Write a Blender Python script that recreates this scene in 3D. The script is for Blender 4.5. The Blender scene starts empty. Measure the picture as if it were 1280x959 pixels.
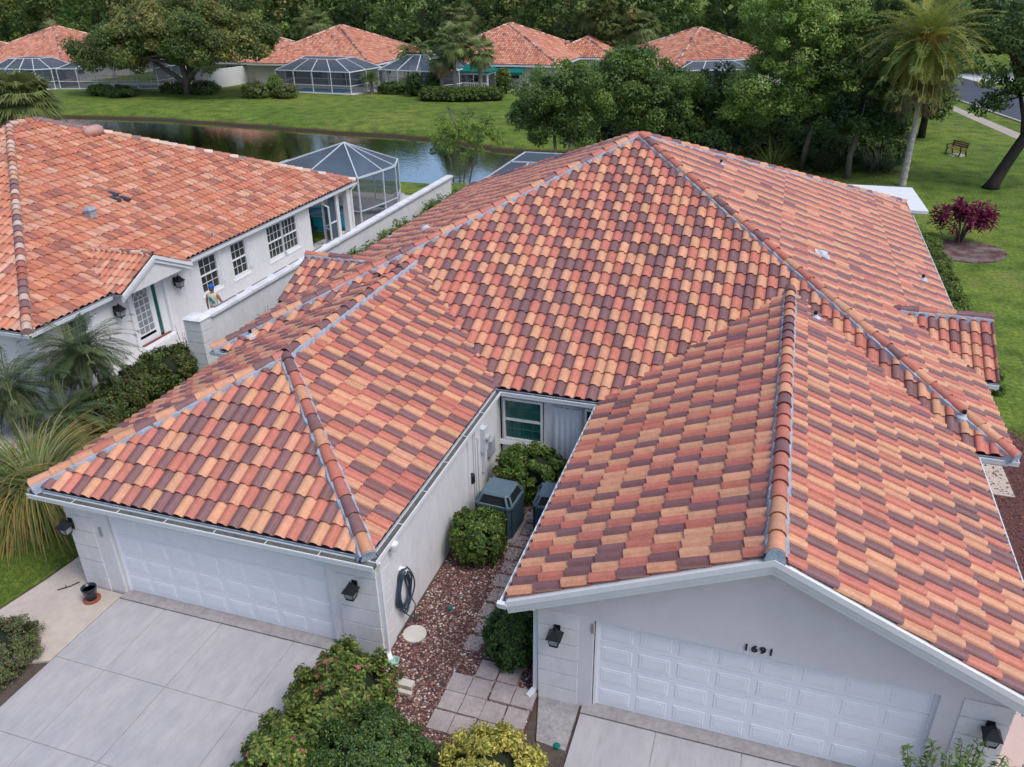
import bpy, bmesh, math, random
import numpy as np
from mathutils import Vector, Matrix
from mathutils import noise as mnoise
R = math.radians
random.seed(7)
C = bpy.context.scene.collection
scene = bpy.context.scene

# ---------------------------------------------------------------- camera
H = 11.6
pitch, roll, yaw = R(26.822), R(-1.0074), R(-18.5676)
cp, sp, cy, sy = math.cos(pitch), math.sin(pitch), math.cos(yaw), math.sin(yaw)
fw = Vector((sy*cp, cy*cp, -sp)); rt = Vector((cy, -sy, 0)); up = rt.cross(fw)
r2 = math.cos(roll)*rt + math.sin(roll)*up; u2 = -math.sin(roll)*rt + math.cos(roll)*up
cam_d = bpy.data.cameras.new('camera'); cam = bpy.data.objects.new('camera', cam_d); C.objects.link(cam)
cam.matrix_world = Matrix(((r2.x, u2.x, -fw.x, 0), (r2.y, u2.y, -fw.y, 0), (r2.z, u2.z, -fw.z, H), (0, 0, 0, 1)))
cam_d.sensor_width = 36; cam_d.lens = 1007.22/1280*36; cam_d.clip_end = 2000; cam_d.clip_start = .1
scene.camera = cam

# ---------------------------------------------------------------- sky, sun, exposure (soft overcast daylight)
w = bpy.data.worlds.new('World'); scene.world = w; w.use_nodes = True
nt = w.node_tree; nt.nodes.clear()
sky = nt.nodes.new('ShaderNodeTexSky'); sky.sky_type = 'NISHITA'; sky.sun_disc = False
SUN_EL, SUN_AZ = 58, 108
sky.sun_elevation = R(SUN_EL); sky.sun_rotation = R(SUN_AZ); sky.dust_density = 4.0; sky.air_density = 1.0; sky.ozone_density = 4.5; sky.altitude = 0
bg = nt.nodes.new('ShaderNodeBackground'); bg.inputs[1].default_value = 0.15
out = nt.nodes.new('ShaderNodeOutputWorld')
nt.links.new(sky.outputs[0], bg.inputs[0]); nt.links.new(bg.outputs[0], out.inputs[0])
sd = bpy.data.lights.new('sun', 'SUN'); sd.energy = 1.1; sd.angle = R(25); sd.color = (1, .985, .98)
so = bpy.data.objects.new('sun', sd); C.objects.link(so)
az = R(SUN_AZ); el = R(SUN_EL)
sdir = Vector((math.sin(az)*math.cos(el), math.cos(az)*math.cos(el), math.sin(el)))   # towards the sun
so.rotation_euler = sdir.to_track_quat('Z', 'Y').to_euler()
scene.view_settings.view_transform = 'Standard'; scene.view_settings.look = 'None'
scene.view_settings.exposure = 0.27; scene.view_settings.gamma = 1.0

# ---------------------------------------------------------------- materials
MATS = {}
def mat(name, col, rough=.6, var=.12, scale=3.0, bump=0.0, bscale=40., attr=False, spec=.3, metal=0., col2=None, detail=5, stretch=None, trans=0.):
    if name in MATS: return MATS[name]
    m = bpy.data.materials.new(name); m.use_nodes = True; MATS[name] = m
    n = m.node_tree.nodes; l = m.node_tree.links; b = n['Principled BSDF']
    b.inputs['Roughness'].default_value = rough; b.inputs['Metallic'].default_value = metal
    b.inputs['Specular IOR Level'].default_value = spec
    tc = n.new('ShaderNodeTexCoord'); vec = tc.outputs['Object']
    if stretch:
        mp = n.new('ShaderNodeMapping'); mp.inputs['Scale'].default_value = stretch; l.new(vec, mp.inputs[0]); vec = mp.outputs[0]
    ns = n.new('ShaderNodeTexNoise'); ns.inputs['Scale'].default_value = scale; ns.inputs['Detail'].default_value = detail
    l.new(vec, ns.inputs['Vector'])
    if attr:
        a = n.new('ShaderNodeAttribute'); a.attribute_name = 'tint'; csrc = a.outputs['Color']
    else:
        rgb = n.new('ShaderNodeRGB'); rgb.outputs[0].default_value = (*col, 1); csrc = rgb.outputs[0]
    if col2:
        mx0 = n.new('ShaderNodeMix'); mx0.data_type = 'RGBA'
        rp = n.new('ShaderNodeMapRange'); rp.inputs[1].default_value = .42; rp.inputs[2].default_value = .6
        l.new(ns.outputs[0], rp.inputs[0]); l.new(rp.outputs[0], mx0.inputs['Factor'])
        l.new(csrc, mx0.inputs[6]); mx0.inputs[7].default_value = (*col2, 1); csrc = mx0.outputs[2]
    mr = n.new('ShaderNodeMapRange'); mr.inputs[1].default_value = .3; mr.inputs[2].default_value = .7
    mr.inputs[3].default_value = 1-var; mr.inputs[4].default_value = 1+var
    n2 = n.new('ShaderNodeTexNoise'); n2.inputs['Scale'].default_value = scale*4.3; n2.inputs['Detail'].default_value = 6
    l.new(vec, n2.inputs['Vector'])
    av = n.new('ShaderNodeMath'); av.operation = 'ADD'; l.new(ns.outputs[0], av.inputs[0]); l.new(n2.outputs[0], av.inputs[1])
    hv = n.new('ShaderNodeMath'); hv.operation = 'MULTIPLY'; hv.inputs[1].default_value = .5; l.new(av.outputs[0], hv.inputs[0])
    l.new(hv.outputs[0], mr.inputs[0])
    mx = n.new('ShaderNodeMix'); mx.data_type = 'RGBA'; mx.blend_type = 'MULTIPLY'; mx.inputs['Factor'].default_value = 1
    l.new(csrc, mx.inputs[6]); l.new(mr.outputs[0], mx.inputs[7]); l.new(mx.outputs[2], b.inputs['Base Color'])
    if bump:
        nb = n.new('ShaderNodeTexNoise'); nb.inputs['Scale'].default_value = bscale; nb.inputs['Detail'].default_value = 4; l.new(vec, nb.inputs['Vector'])
        bp = n.new('ShaderNodeBump'); bp.inputs['Strength'].default_value = bump; bp.inputs['Distance'].default_value = .02
        l.new(nb.outputs[0], bp.inputs['Height']); l.new(bp.outputs[0], b.inputs['Normal'])
    if name == 'driveway_concrete':
        ms_ = n.new('ShaderNodeMapping'); ms_.inputs['Scale'].default_value = (9., .8, 1); l.new(tc.outputs['Object'], ms_.inputs[0])
        nn = n.new('ShaderNodeTexNoise'); nn.inputs['Scale'].default_value = 2.2; nn.inputs['Detail'].default_value = 7; l.new(ms_.outputs[0], nn.inputs['Vector'])
        r1 = n.new('ShaderNodeMapRange'); r1.inputs[1].default_value = .30; r1.inputs[2].default_value = .44; r1.inputs[3].default_value = .90; r1.inputs[4].default_value = 1.; l.new(nn.outputs[0], r1.inputs[0])
        x2 = n.new('ShaderNodeMix'); x2.data_type = 'RGBA'; x2.blend_type = 'MULTIPLY'; x2.inputs['Factor'].default_value = 1; l.new(mx.outputs[2], x2.inputs[6]); l.new(r1.outputs[0], x2.inputs[7]); l.new(x2.outputs[2], b.inputs['Base Color'])
    if trans:
        tb = n.new('ShaderNodeBsdfTranslucent'); l.new(mx.outputs[2], tb.inputs[0]); ms = n.new('ShaderNodeMixShader'); ms.inputs[0].default_value = trans
        o = n['Material Output']; l.new(b.outputs[0], ms.inputs[1]); l.new(tb.outputs[0], ms.inputs[2]); l.new(ms.outputs[0], o.inputs[0])
    return m
M_tile = mat('roof_tile', (.5,.2,.1), .5, .19, 6.0, .3, 70, attr=True, spec=.42)
M_deck = mat('roof_underlay', (.035,.03,.03), .9)
M_flash = mat('hip_mortar', (.34,.40,.48), .7, .3, 6, .5, 30)
M_stucco = mat('stucco', (.73,.715,.71), .85, .09, 1.6, .6, 70, stretch=(1,1,.5))
M_white = mat('white_paint', (.76,.77,.78), .5, .05, 1.5)
M_door = mat('garage_door_paint', (.78,.80,.83), .45, .03, 1.)
M_gut = mat('gutter_grime', (.12,.12,.105), .8, .4, 5)
M_black = mat('black_metal', (.015,.016,.018), .45, .3)
M_lampglass = mat('lamp_glass', (.35,.36,.36), .1, .1)
M_conc = mat('driveway_concrete', (.46,.435,.43), .85, .13, 1.4, .35, 30, stretch=(1.2,.5,1), detail=9, col2=(.39,.375,.38))
M_tan = mat('tan_concrete', (.52,.44,.37), .85, .13, 1.3, .3, 30)
M_paver = mat('grey_paver', (.38,.325,.31), .9, .25, 3, .4, 30)
M_grout = mat('dirt', (.10,.075,.06), .95, .4, 6, .6, 40)
M_curt = mat('shutter_metal', (.62,.68,.74), .4, .05, 2)
M_ac = mat('ac_paint', (.055,.10,.125), .5, .1, 3)
M_screenw = None
M_acd = mat('ac_dark', (.012,.014,.016), .6, .1, 3)
M_attrleaf = mat('leaf', (.1,.2,.05), .5, .18, 8, attr=True, spec=.3, trans=.42)
M_attr = mat('tinted', (.1,.2,.05), .8, .15, 12, attr=True)
M_bark = mat('bark', (.14,.115,.095), .9, .35, 5, .8, 25)
M_barkd = mat('dark_bark', (.045,.038,.033), .9, .35, 5, .8, 25)
M_palmt = mat('palm_bark', (.30,.26,.235), .9, .5, 9, 1., 25, stretch=(1,1,1.6))
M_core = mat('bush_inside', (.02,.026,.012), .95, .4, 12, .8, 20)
M_mulch = mat('mulch', (.12,.055,.05), .95, .5, 14, 1., 45)
M_alum = mat('white_aluminium', (.58,.62,.66), .4, .04, 2)
M_teal = mat('teal_canvas', (.0,.14,.115), .8, .12, 2)
M_grey = mat('grey_metal', (.33,.36,.40), .5, .15, 3)
M_brick = mat('terracotta', (.30,.09,.05), .8, .2, 6)
M_pool = mat('pool_water', (.02,.42,.60), .08, .08, 2)
M_wood = mat('bench_wood', (.30,.13,.08), .7, .25, 8, .4, 30)
M_asph = mat('asphalt', (.075,.085,.11), .9, .18, .6, .4, 60)
M_path = mat('path_concrete', (.42,.36,.30), .9, .12, .6)
M_skin = mat('skin', (.40,.20,.13), .6, .06)
M_shirt = mat('cream_shirt', (.66,.60,.46), .85, .06)
M_blue = mat('blue_cap', (.01,.11,.48), .7, .08)
M_navy = mat('dark_shorts', (.03,.035,.05), .8, .1)
M_prnt = mat('teal_print', (.02,.30,.34), .8, .1)
M_hose = mat('garden_hose', (.035,.06,.085), .45, .2)
M_datet = mat('date_palm_bark', (.46,.42,.39), .9, .55, 7, 1., 22, stretch=(1,1,1.4))
M_disc = mat('cover_concrete', (.58,.55,.48), .85, .1, 5)
M_red = mat('red_threshold', (.22,.06,.05), .8, .2)
M_glaze = mat('blue_glaze', (.02,.035,.05), .15, .4, 9)
M_wallc = mat('wall_cap', (.66,.66,.66), .85, .10, 2.4, .3, 30, col2=(.74,.74,.74))
M_farwall = mat('cream_wall', (.66,.62,.60), .85, .05, .6)

def glass(name, col, rough=.08):
    m = mat(name, col, rough, .25, 1.3, spec=.6); return m
M_glass = glass('window_glass', (.045,.045,.045)); M_green = glass('teal_glass', (.015,.10,.09)); M_frost = glass('door_glass', (.26,.27,.30), .25)
def screen_mat(name, col, op):
    m = bpy.data.materials.new(name); m.use_nodes = True; n = m.node_tree.nodes; l = m.node_tree.links
    b = n['Principled BSDF']; b.inputs['Base Color'].default_value = (*col, 1); b.inputs['Roughness'].default_value = .8
    t = n.new('ShaderNodeBsdfTransparent'); mx = n.new('ShaderNodeMixShader'); mx.inputs[0].default_value = op
    l.new(t.outputs[0], mx.inputs[1]); l.new(b.outputs[0], mx.inputs[2]); l.new(mx.outputs[0], n['Material Output'].inputs[0]); return m
M_screen = screen_mat('insect_screen', (.075,.105,.14), .74)

M_screenw = screen_mat('wall_screen', (.085,.11,.14), .44)
def ground_mat():
    m = bpy.data.materials.new('grass_ground'); m.use_nodes = True; n = m.node_tree.nodes; l = m.node_tree.links; b = n['Principled BSDF']
    b.inputs['Roughness'].default_value = .9; b.inputs['Specular IOR Level'].default_value = .15
    tc = n.new('ShaderNodeTexCoord'); sx = n.new('ShaderNodeSeparateXYZ'); l.new(tc.outputs['Object'], sx.inputs[0])
    def noi(s, d=5):
        k = n.new('ShaderNodeTexNoise'); k.inputs['Scale'].default_value = s; k.inputs['Detail'].default_value = d; l.new(tc.outputs['Object'], k.inputs['Vector']); return k
    n1, n2, n3, n4 = noi(.12), noi(.9), noi(7, 8), noi(.35, 6)
    def ramp(src, stops):
        r = n.new('ShaderNodeValToRGB'); e = r.color_ramp.elements
        while len(e) < len(stops): e.new(.5)
        for q, (p, c) in zip(e, stops): q.position = p; q.color = (*c, 1)
        l.new(src, r.inputs[0]); return r
    ra = ramp(n1.outputs[0], [(.3, (.098,.162,.026)), (.5, (.13,.198,.033)), (.7, (.17,.215,.042))])
    rb = ramp(n2.outputs[0], [(.28, (.5,.55,.5)), (.5, (1,1,1)), (.72, (1.45,1.22,1.1))])
    rc = ramp(n3.outputs[0], [(.3, (.55,.55,.55)), (.55, (1,1,1)), (.75, (1.6,1.5,1.3))])
    def mul(a, c):
        x = n.new('ShaderNodeMix'); x.data_type = 'RGBA'; x.blend_type = 'MULTIPLY'; x.inputs['Factor'].default_value = 1; l.new(a, x.inputs[6]); l.new(c, x.inputs[7]); return x.outputs[2]
    g = mul(mul(ra.outputs[0], rb.outputs[0]), rc.outputs[0])
    rd = ramp(n4.outputs[0], [(.60, (0,0,0)), (.72, (.55,.55,.55))])
    x = n.new('ShaderNodeMix'); x.data_type = 'RGBA'; l.new(rd.outputs[0], x.inputs['Factor']); l.new(g, x.inputs[6]); x.inputs[7].default_value = (.19,.15,.08,1); g = x.outputs[2]
    mr = n.new('ShaderNodeMapRange'); mr.inputs[1].default_value = -.42; mr.inputs[2].default_value = -.60; l.new(sx.outputs[2], mr.inputs[0])
    x = n.new('ShaderNodeMix'); x.data_type = 'RGBA'; l.new(mr.outputs[0], x.inputs['Factor']); l.new(g, x.inputs[6]); x.inputs[7].default_value = (.06,.042,.028,1)
    l.new(x.outputs[2], b.inputs['Base Color'])
    bp = n.new('ShaderNodeBump'); bp.inputs['Strength'].default_value = .6; bp.inputs['Distance'].default_value = .06; l.new(n3.outputs[0], bp.inputs['Height']); l.new(bp.outputs[0], b.inputs['Normal'])
    return m
def water_mat():
    m = bpy.data.materials.new('pond_water'); m.use_nodes = True; n = m.node_tree.nodes; l = m.node_tree.links; b = n['Principled BSDF']
    b.inputs['Base Color'].default_value = (.80,.80,.80,1); b.inputs['Roughness'].default_value = .02; b.inputs['Metallic'].default_value = 1.
    tc = n.new('ShaderNodeTexCoord'); mp = n.new('ShaderNodeMapping'); mp.inputs['Scale'].default_value = (1.6,.8,1); l.new(tc.outputs['Object'], mp.inputs[0])
    k = n.new('ShaderNodeTexNoise'); k.inputs['Scale'].default_value = 2.6; k.inputs['Detail'].default_value = 3; l.new(mp.outputs[0], k.inputs['Vector'])
    bp = n.new('ShaderNodeBump'); bp.inputs['Strength'].default_value = .09; bp.inputs['Distance'].default_value = .1; l.new(k.outputs[0], bp.inputs['Height']); l.new(bp.outputs[0], b.inputs['Normal'])
    return m

# ---------------------------------------------------------------- mesh helpers
class MB:
    def __init__(s): s.v = []; s.f = []; s.c = []; s.hasc = False
    def add(s, vs, fs, col=None):
        o = len(s.v); s.v += [tuple(p) for p in vs]; s.f += [tuple(i+o for i in f) for f in fs]
        if col is not None: s.hasc = True
        s.c += [col or (.5,.5,.5)]*len(fs)
        return s
    def box(s, x0, x1, y0, y1, z0, z1, col=None):
        return s.add([(x0,y0,z0),(x1,y0,z0),(x1,y1,z0),(x0,y1,z0),(x0,y0,z1),(x1,y0,z1),(x1,y1,z1),(x0,y1,z1)],
              [(3,2,1,0),(4,5,6,7),(0,1,5,4),(1,2,6,5),(2,3,7,6),(3,0,4,7)], col)
    def prism(s, bot, top, col=None):
        n = len(bot); return s.add(list(bot)+list(top), [tuple(reversed(range(n))), tuple(range(n, 2*n))]+[(i,(i+1)%n,n+(i+1)%n,n+i) for i in range(n)], col)
    def beam(s, p, q, wd=.06, hg=None, col=None):
        p = Vector(p); q = Vector(q); d = (q-p).normalized(); hg = hg or wd
        a = d.cross(Vector((0,0,1)))
        a = a.normalized() if a.length > 1e-3 else Vector((1,0,0)); b = a.cross(d).normalized()
        a *= wd/2; b *= hg/2
        return s.prism([p-a-b, p+a-b, p+a+b, p-a+b], [q-a-b, q+a-b, q+a+b, q-a+b], col)
    def tube(s, pts, rad, n=8, col=None, cap=True):
        pts = [Vector(p) for p in pts]; rings = []; prev = None
        if not isinstance(rad, (list, tuple)): rad = [rad]*len(pts)
        vs = []
        for i, p in enumerate(pts):
            d = (pts[min(i+1, len(pts)-1)]-pts[max(i-1, 0)]).normalized()
            if prev is None: a = d.orthogonal().normalized()
            else:
                a = prev - d*prev.dot(d); a = a.normalized() if a.length > 1e-4 else d.orthogonal().normalized()
            prev = a; b = d.cross(a)
            vs += [p+(a*math.cos(2*math.pi*k/n)+b*math.sin(2*math.pi*k/n))*rad[i] for k in range(n)]
        fs = [(i*n+k, i*n+(k+1)%n, (i+1)*n+(k+1)%n, (i+1)*n+k) for i in range(len(pts)-1) for k in range(n)]
        if cap: fs += [tuple(reversed(range(n))), tuple(range((len(pts)-1)*n, len(pts)*n))]
        return s.add(vs, fs, col)
    def lathe(s, c, prof, n=16, col=None, sx=1, sy=1):
        vs = []; c = Vector(c)
        for r, z in prof: vs += [c+Vector((r*math.cos(2*math.pi*k/n)*sx, r*math.sin(2*math.pi*k/n)*sy, z)) for k in range(n)]
        m = len(prof)
        fs = [(i*n+k, i*n+(k+1)%n, (i+1)*n+(k+1)%n, (i+1)*n+k) for i in range(m-1) for k in range(n)]
        fs += [tuple(reversed(range(n))), tuple(range((m-1)*n, m*n))]
        return s.add(vs, fs, col)
    def build(s, name, material, parent=None, smooth=False):
        me = bpy.data.meshes.new(name); me.from_pydata(s.v, [], s.f); me.materials.append(material)
        if s.hasc:
            a = me.attributes.new('tint', 'FLOAT_COLOR', 'FACE')
            a.data.foreach_set('color', np.array([(*c, 1) for c in s.c], dtype=np.float32).ravel())
        if smooth: me.polygons.foreach_set('use_smooth', [True]*len(me.polygons))
        me.update()
        o = bpy.data.objects.new(name, me); C.objects.link(o)
        if parent: link(o, parent)
        return o
def link(o, parent):
    """shapes are written in world metres: an Empty root keeps them in place, a mesh parent sits at the origin"""
    o.parent = parent
    if parent.type == 'EMPTY' and not parent.get('_local'): o.matrix_parent_inverse = Matrix.Translation(parent.location).inverted()
def tag(o, label=None, cat=None, group=None, kind=None):
    if label: o['label'] = label
    if cat: o['category'] = cat
    if group: o['group'] = group
    if kind: o['kind'] = kind
    return o
def thing(name, label, cat, loc=(0,0,0), group=None):
    o = bpy.data.objects.new(name, None); C.objects.link(o); o.location = loc; o.empty_display_size = .3
    return tag(o, label, cat, group)
def quads_np(name, V, F4, colors, material, parent=None, smooth=False):
    """V (N,3), F4 (M,4) ints, colors (M,3)"""
    me = bpy.data.meshes.new(name); V = np.asarray(V, np.float32); F4 = np.asarray(F4, np.int32)
    me.vertices.add(len(V)); me.vertices.foreach_set('co', V.ravel())
    me.loops.add(F4.size); me.loops.foreach_set('vertex_index', F4.ravel())
    k = F4.shape[1]
    me.polygons.add(len(F4)); me.polygons.foreach_set('loop_start', np.arange(0, F4.size, k, dtype=np.int32))
    a = me.attributes.new('tint', 'FLOAT_COLOR', 'FACE')
    a.data.foreach_set('color', np.c_[colors, np.ones(len(F4))].astype(np.float32).ravel())
    me.materials.append(material); me.update(calc_edges=True); me.validate()
    if smooth: me.polygons.foreach_set('use_smooth', [True]*len(me.polygons))
    o = bpy.data.objects.new(name, me); C.objects.link(o)
    if parent: link(o, parent)
    return o

# ---------------------------------------------------------------- roof tiles
PAL_A = [(.64,.315,.185), (.53,.18,.125), (.225,.11,.108)]          # peach, red, plum
PAL_B = [(.62,.29,.18), (.58,.215,.12), (.53,.18,.105), (.38,.15,.105), (.63,.34,.225), (.60,.25,.145), (.58,.22,.12)]
def tile_colour(pal, c, sh, rng, mix=.14):
    if pal is PAL_A:
        k = (c+sh) % 3 if rng.random() > mix else rng.choice((0, 0, 1, 1, 2)); j = .08
    else:
        k = rng.randrange(len(pal)); j = .10
    b = pal[k] if pal is PAL_A else (pal[k][0], pal[k][1]*1.02, pal[k][2]*1.05); f = 1+rng.uniform(-j, j)
    return tuple(max(0, x*f*(1+rng.uniform(-.04, .04))) for x in b)
def uvn(poly):
    P = [Vector(p) for p in poly]; p0, p1 = P[0], P[1]
    n = Vector((0,0,0))
    for i in range(len(P)):
        a, b = P[i], P[(i+1) % len(P)]; n += a.cross(b)
    n.normalize()
    if n.z < 0: n = -n
    u = (p1-p0).normalized(); v = n.cross(u)
    if v.z < 0: u = -u; v = -v; p0 = p1
    return p0, u, v, n
def tile_plane(name, poly, parent, pal=PAL_A, w=.262, e=.405, seg=6, seed=1, clip_eave=False, jit=.004):
    rng = random.Random(seed); p0, u, v, n = uvn(poly); P = [Vector(p) for p in poly]
    uv = [((p-p0).dot(u), (p-p0).dot(v)) for p in P]
    umin = min(a for a, b in uv); umax = max(a for a, b in uv); vmax = max(b for a, b in uv)
    cx = sum(a for a, b in uv)/len(uv); cyy = sum(b for a, b in uv)/len(uv)
    edges = []
    for i in range(len(uv)):
        a, b = uv[i], uv[(i+1) % len(uv)]
        ex, ey = b[0]-a[0], b[1]-a[1]; L = math.hypot(ex, ey)
        if L < 1e-4: continue
        nx, ny = ey/L, -ex/L
        if nx*(cx-a[0])+ny*(cyy-a[1]) > 0: nx, ny = -nx, -ny
        edges.append((a, nx, ny))
    mb = MB(); nr = int(vmax/e)+1; ncol = int((umax-umin)/w)+2
    hb, lift, th = .062, .034, .013
    prof = []
    for k in range(seg+1):
        a = math.pi*k/seg; prof.append((.02+.335*(1-math.cos(a)), .012+hb*math.sin(a)**.75))
    prof += [(.82, .0), (1.0, .012)] if seg > 4 else [(1.0, .006)]
    sh = 0
    for r in range(nr):
        sh += rng.choice((1, 1, 1, 2)); v0 = r*e
        for c in range(ncol):
            u0 = umin+c*w; mu, mv = u0+w/2, v0+e/2
            if max(nx*(mu-a[0])+ny*(mv-a[1]) for a, nx, ny in edges) > .27: continue
            col = tile_colour(pal, c, sh, rng)
            jl = rng.uniform(-jit, jit); jv = rng.uniform(-jit*1.5, jit*1.5)
            va, vb = v0+jv, v0+e+.05
            ha, hb2 = lift+jl, -.004
            bot = [p0+u*(u0+x*w)+v*va+n*(z+ha) for x, z in prof]
            top = [p0+u*(u0+x*w)+v*vb+n*(z*.94+hb2) for x, z in prof]
            m = len(prof)
            mb.add(bot+top, [(i, i+1, m+i+1, m+i) for i in range(m-1)], col)
            if seg > 4:
                low = [p0+u*(u0+x*w)+v*(va+.002)+n*(z+ha-th) for x, z in prof]
                mb.add(bot+low, [(m+i, m+i+1, i+1, i) for i in range(m-1)], tuple(q*.9 for q in col))
    me = bpy.data.meshes.new(name); me.from_pydata(mb.v, [], mb.f)
    a = me.attributes.new('tint', 'FLOAT_COLOR', 'FACE'); a.data.foreach_set('color', np.array([(*c, 1) for c in mb.c], dtype=np.float32).ravel())
    bm = bmesh.new(); bm.from_mesh(me)
    for i, (a, nx, ny) in enumerate(edges):
        if abs(nx) < 1e-3 and ny < 0: continue                     # eave keeps its whole tiles
        q = p0+u*a[0]+v*a[1]; nn = u*nx+v*ny
        bmesh.ops.bisect_plane(bm, geom=bm.verts[:]+bm.edges[:]+bm.faces[:], plane_co=q, plane_no=nn, clear_outer=True, dist=1e-5)
    bm.to_mesh(me); bm.free(); me.materials.append(M_tile); me.polygons.foreach_set('use_smooth', [True]*len(me.polygons))
    o = bpy.data.objects.new(name, me); C.objects.link(o)
    # deck under the tiles
    ev = MB(); ea, eb = (P[0], P[1]); ev.prism([ea-n*.12-v*.032, eb-n*.12-v*.032, eb-n*.12-v*.018, ea-n*.12-v*.018], [ea+n*.0-v*.032, eb+n*.0-v*.032, eb+n*.0-v*.018, ea+n*.0-v*.018]); eo = ev.build('eave_flashing', M_flash); eo.parent = o
    up_ = MB(); up_.prism([p-n*.13 for p in P], [p-n*.012 for p in P]); d = up_.build('roof_deck', M_deck); d.parent = o
    if parent: link(o, parent)
    return o
def caps(A, B, parent, pal=PAL_A, seed=3, r=.132, e=.45, flash=True, fl=None, endcap=True, n_seg=8):
    A, B = Vector(A), Vector(B)
    if A.z > B.z: A, B = B, A
    rng = random.Random(seed); d = (B-A).normalized(); L = (B-A).length
    side = d.cross(Vector((0,0,1))).normalized(); upv = side.cross(d).normalized()
    mb = MB(); k = 0; t = 0
    base = .045
    while t < L-.1:
        t1 = min(t+e+.06, L); col = tile_colour(pal, rng.randrange(3), k, rng)
        ra, rb = r*(1.0+rng.uniform(-.03,.03)), r*.84
        ring = lambda t_, rr, dz: [A+d*t_+side*(math.cos(math.pi*i/n_seg)*rr)+upv*(base+dz+math.sin(math.pi*i/n_seg)*rr*.92) for i in range(n_seg+1)]
        a_, b_ = ring(t, ra, .022), ring(t1, rb, .0); m = n_seg+1
        mb.add(a_+b_, [(i+1, i, m+i, m+i+1) for i in range(n_seg)], col)
        c_ = ring(t+.002, ra-.016, .022); mb.add(a_+c_, [(i, i+1, m+i+1, m+i) for i in range(n_seg)], tuple(q*.9 for q in col))
        t += e; k += 1
    o = mb.build('ridge_cap', M_tile, parent, True)
    if flash:
        f = MB(); nseg = max(2, int(L/.13))
        hw = .178; vs = []
        for i in range(nseg+1):
            p = A+d*(L*i/nseg); j = rng.uniform(-.02, .02); j2 = rng.uniform(-.02, .02); z = .07+rng.uniform(-.006, .006)
            vs += [p-side*(hw+.015+j)+upv*(-.10), p-side*(hw-.03+j)+upv*(z-.012), p-side*.10+upv*(z+.012), p+side*.10+upv*(z+.012), p+side*(hw-.03+j2)+upv*(z-.012), p+side*(hw+.015+j2)+upv*(-.10)]
        f.add(vs, [(i*6+k, i*6+k+1, i*6+k+7, i*6+k+6) for i in range(nseg) for k in range(5)])
        f.build('hip_flashing', fl or M_flash, parent)
    if endcap:
        g = MB(); vs = [A-d*.015+side*(math.cos(math.pi*i/n_seg)*(r-.012))+upv*(base+.015+math.sin(math.pi*i/n_seg)*(r-.014)*.92) for i in range(n_seg+1)]
        vs2 = [q+d*.12 for q in vs]; vs += [A-d*.03-side*.15+upv*(-.06), A-d*.03+side*.15+upv*(-.06)]; 
        g.prism(vs, vs2+[A+d*.1-side*.15+upv*(-.06), A+d*.1+side*.15+upv*(-.06)]); g.build('ridge_end_mortar', fl or M_flash, parent)
    return o
def gutter(parent, p, q, outn, wd=.13, hg=.11, straps=True, dirt=True, name='gutter'):
    """p,q: points on the wall side of the gutter's top; outn: outward direction"""
    p, q, o = Vector(p), Vector(q), Vector(outn).normalized(); z = Vector((0,0,1)); mb = MB()
    def slab(a0, a1, z0, z1):
        mb.prism([p+o*a0+z*z0, p+o*a1+z*z0, p+o*a1+z*z1, p+o*a0+z*z1], [q+o*a0+z*z0, q+o*a1+z*z0, q+o*a1+z*z1, q+o*a0+z*z1])
    slab(0, .012, -hg, -.004); slab(.012, wd-.03, -hg, -hg+.012); slab(wd-.03, wd-.014, -hg, -.03); slab(wd-.022, wd, -.03, .004)
    if straps:
        L = (q-p).length; d = (q-p)/L; k = int(L/1.15)
        for i in range(1, k+1):
            c = p+d*(L*i/(k+1)); mb.prism([c+o*.01-z*.012, c+o*.01+d*.012-z*.012, c+o*(wd-.03)+d*.015-z*.012, c+o*(wd-.03)-z*.012], [c+o*.01, c+o*.01+d*.015, c+o*(wd-.03)+d*.015, c+o*(wd-.03)])
    g = mb.build(name, M_white, parent)
    if dirt:
        m2 = MB(); m2.prism([p+o*.0125-z*(hg-.013), p+o*(wd-.031)-z*(hg-.013), p+o*(wd-.031)-z*.034, p+o*.0125-z*.026], [q+o*.0125-z*(hg-.013), q+o*(wd-.031)-z*(hg-.013), q+o*(wd-.031)-z*.034, q+o*.0125-z*.026])
        dd = m2.build('gutter_grime', M_gut, None); dd.parent = g
    return g

# ================================================================ SETTING: ground, pond, roads
POND = [(-170,66),(-73,68.4),(-59.5,68.8),(-49.3,67.6),(-39.9,66.2),(-33,65.6),(-28,64.9),(-21,61.5),(-14,61.5),(-9,59.5),(-8,56),(-11,53),(-15,51.3),(-21.3,48.7),(-26,49.0),(-40,49.5),(-170,50)]
def pond_sd(x, y):
    ins = False; d = 1e9; n = len(POND)
    for i in range(n):
        x0, y0 = POND[i]; x1, y1 = POND[(i+1) % n]
        if (y0 > y) != (y1 > y) and x < (x1-x0)*(y-y0)/(y1-y0)+x0: ins = not ins
        t = max(0, min(1, ((x-x0)*(x1-x0)+(y-y0)*(y1-y0))/((x1-x0)**2+(y1-y0)**2)))
        d = min(d, math.hypot(x-x0-t*(x1-x0), y-y0-t*(y1-y0)))
    return d if ins else -d
def ground_z(x, y):
    if not (-175 < x < 0 and 40 < y < 76): return 0
    d = pond_sd(x, y)
    if d < -6: return 0
    if d < 0: return -.42*((d+6)/6)**1.5
    return max(-1.8, -.42-.9*min(1, d/.9)-.25*d)
xs = list(np.arange(-900, -170, 60))+list(np.arange(-170, -90, 4))+list(np.arange(-90, 2, 1.0))+list(np.arange(2, 60, 4))+list(np.arange(60, 800, 60))
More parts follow.
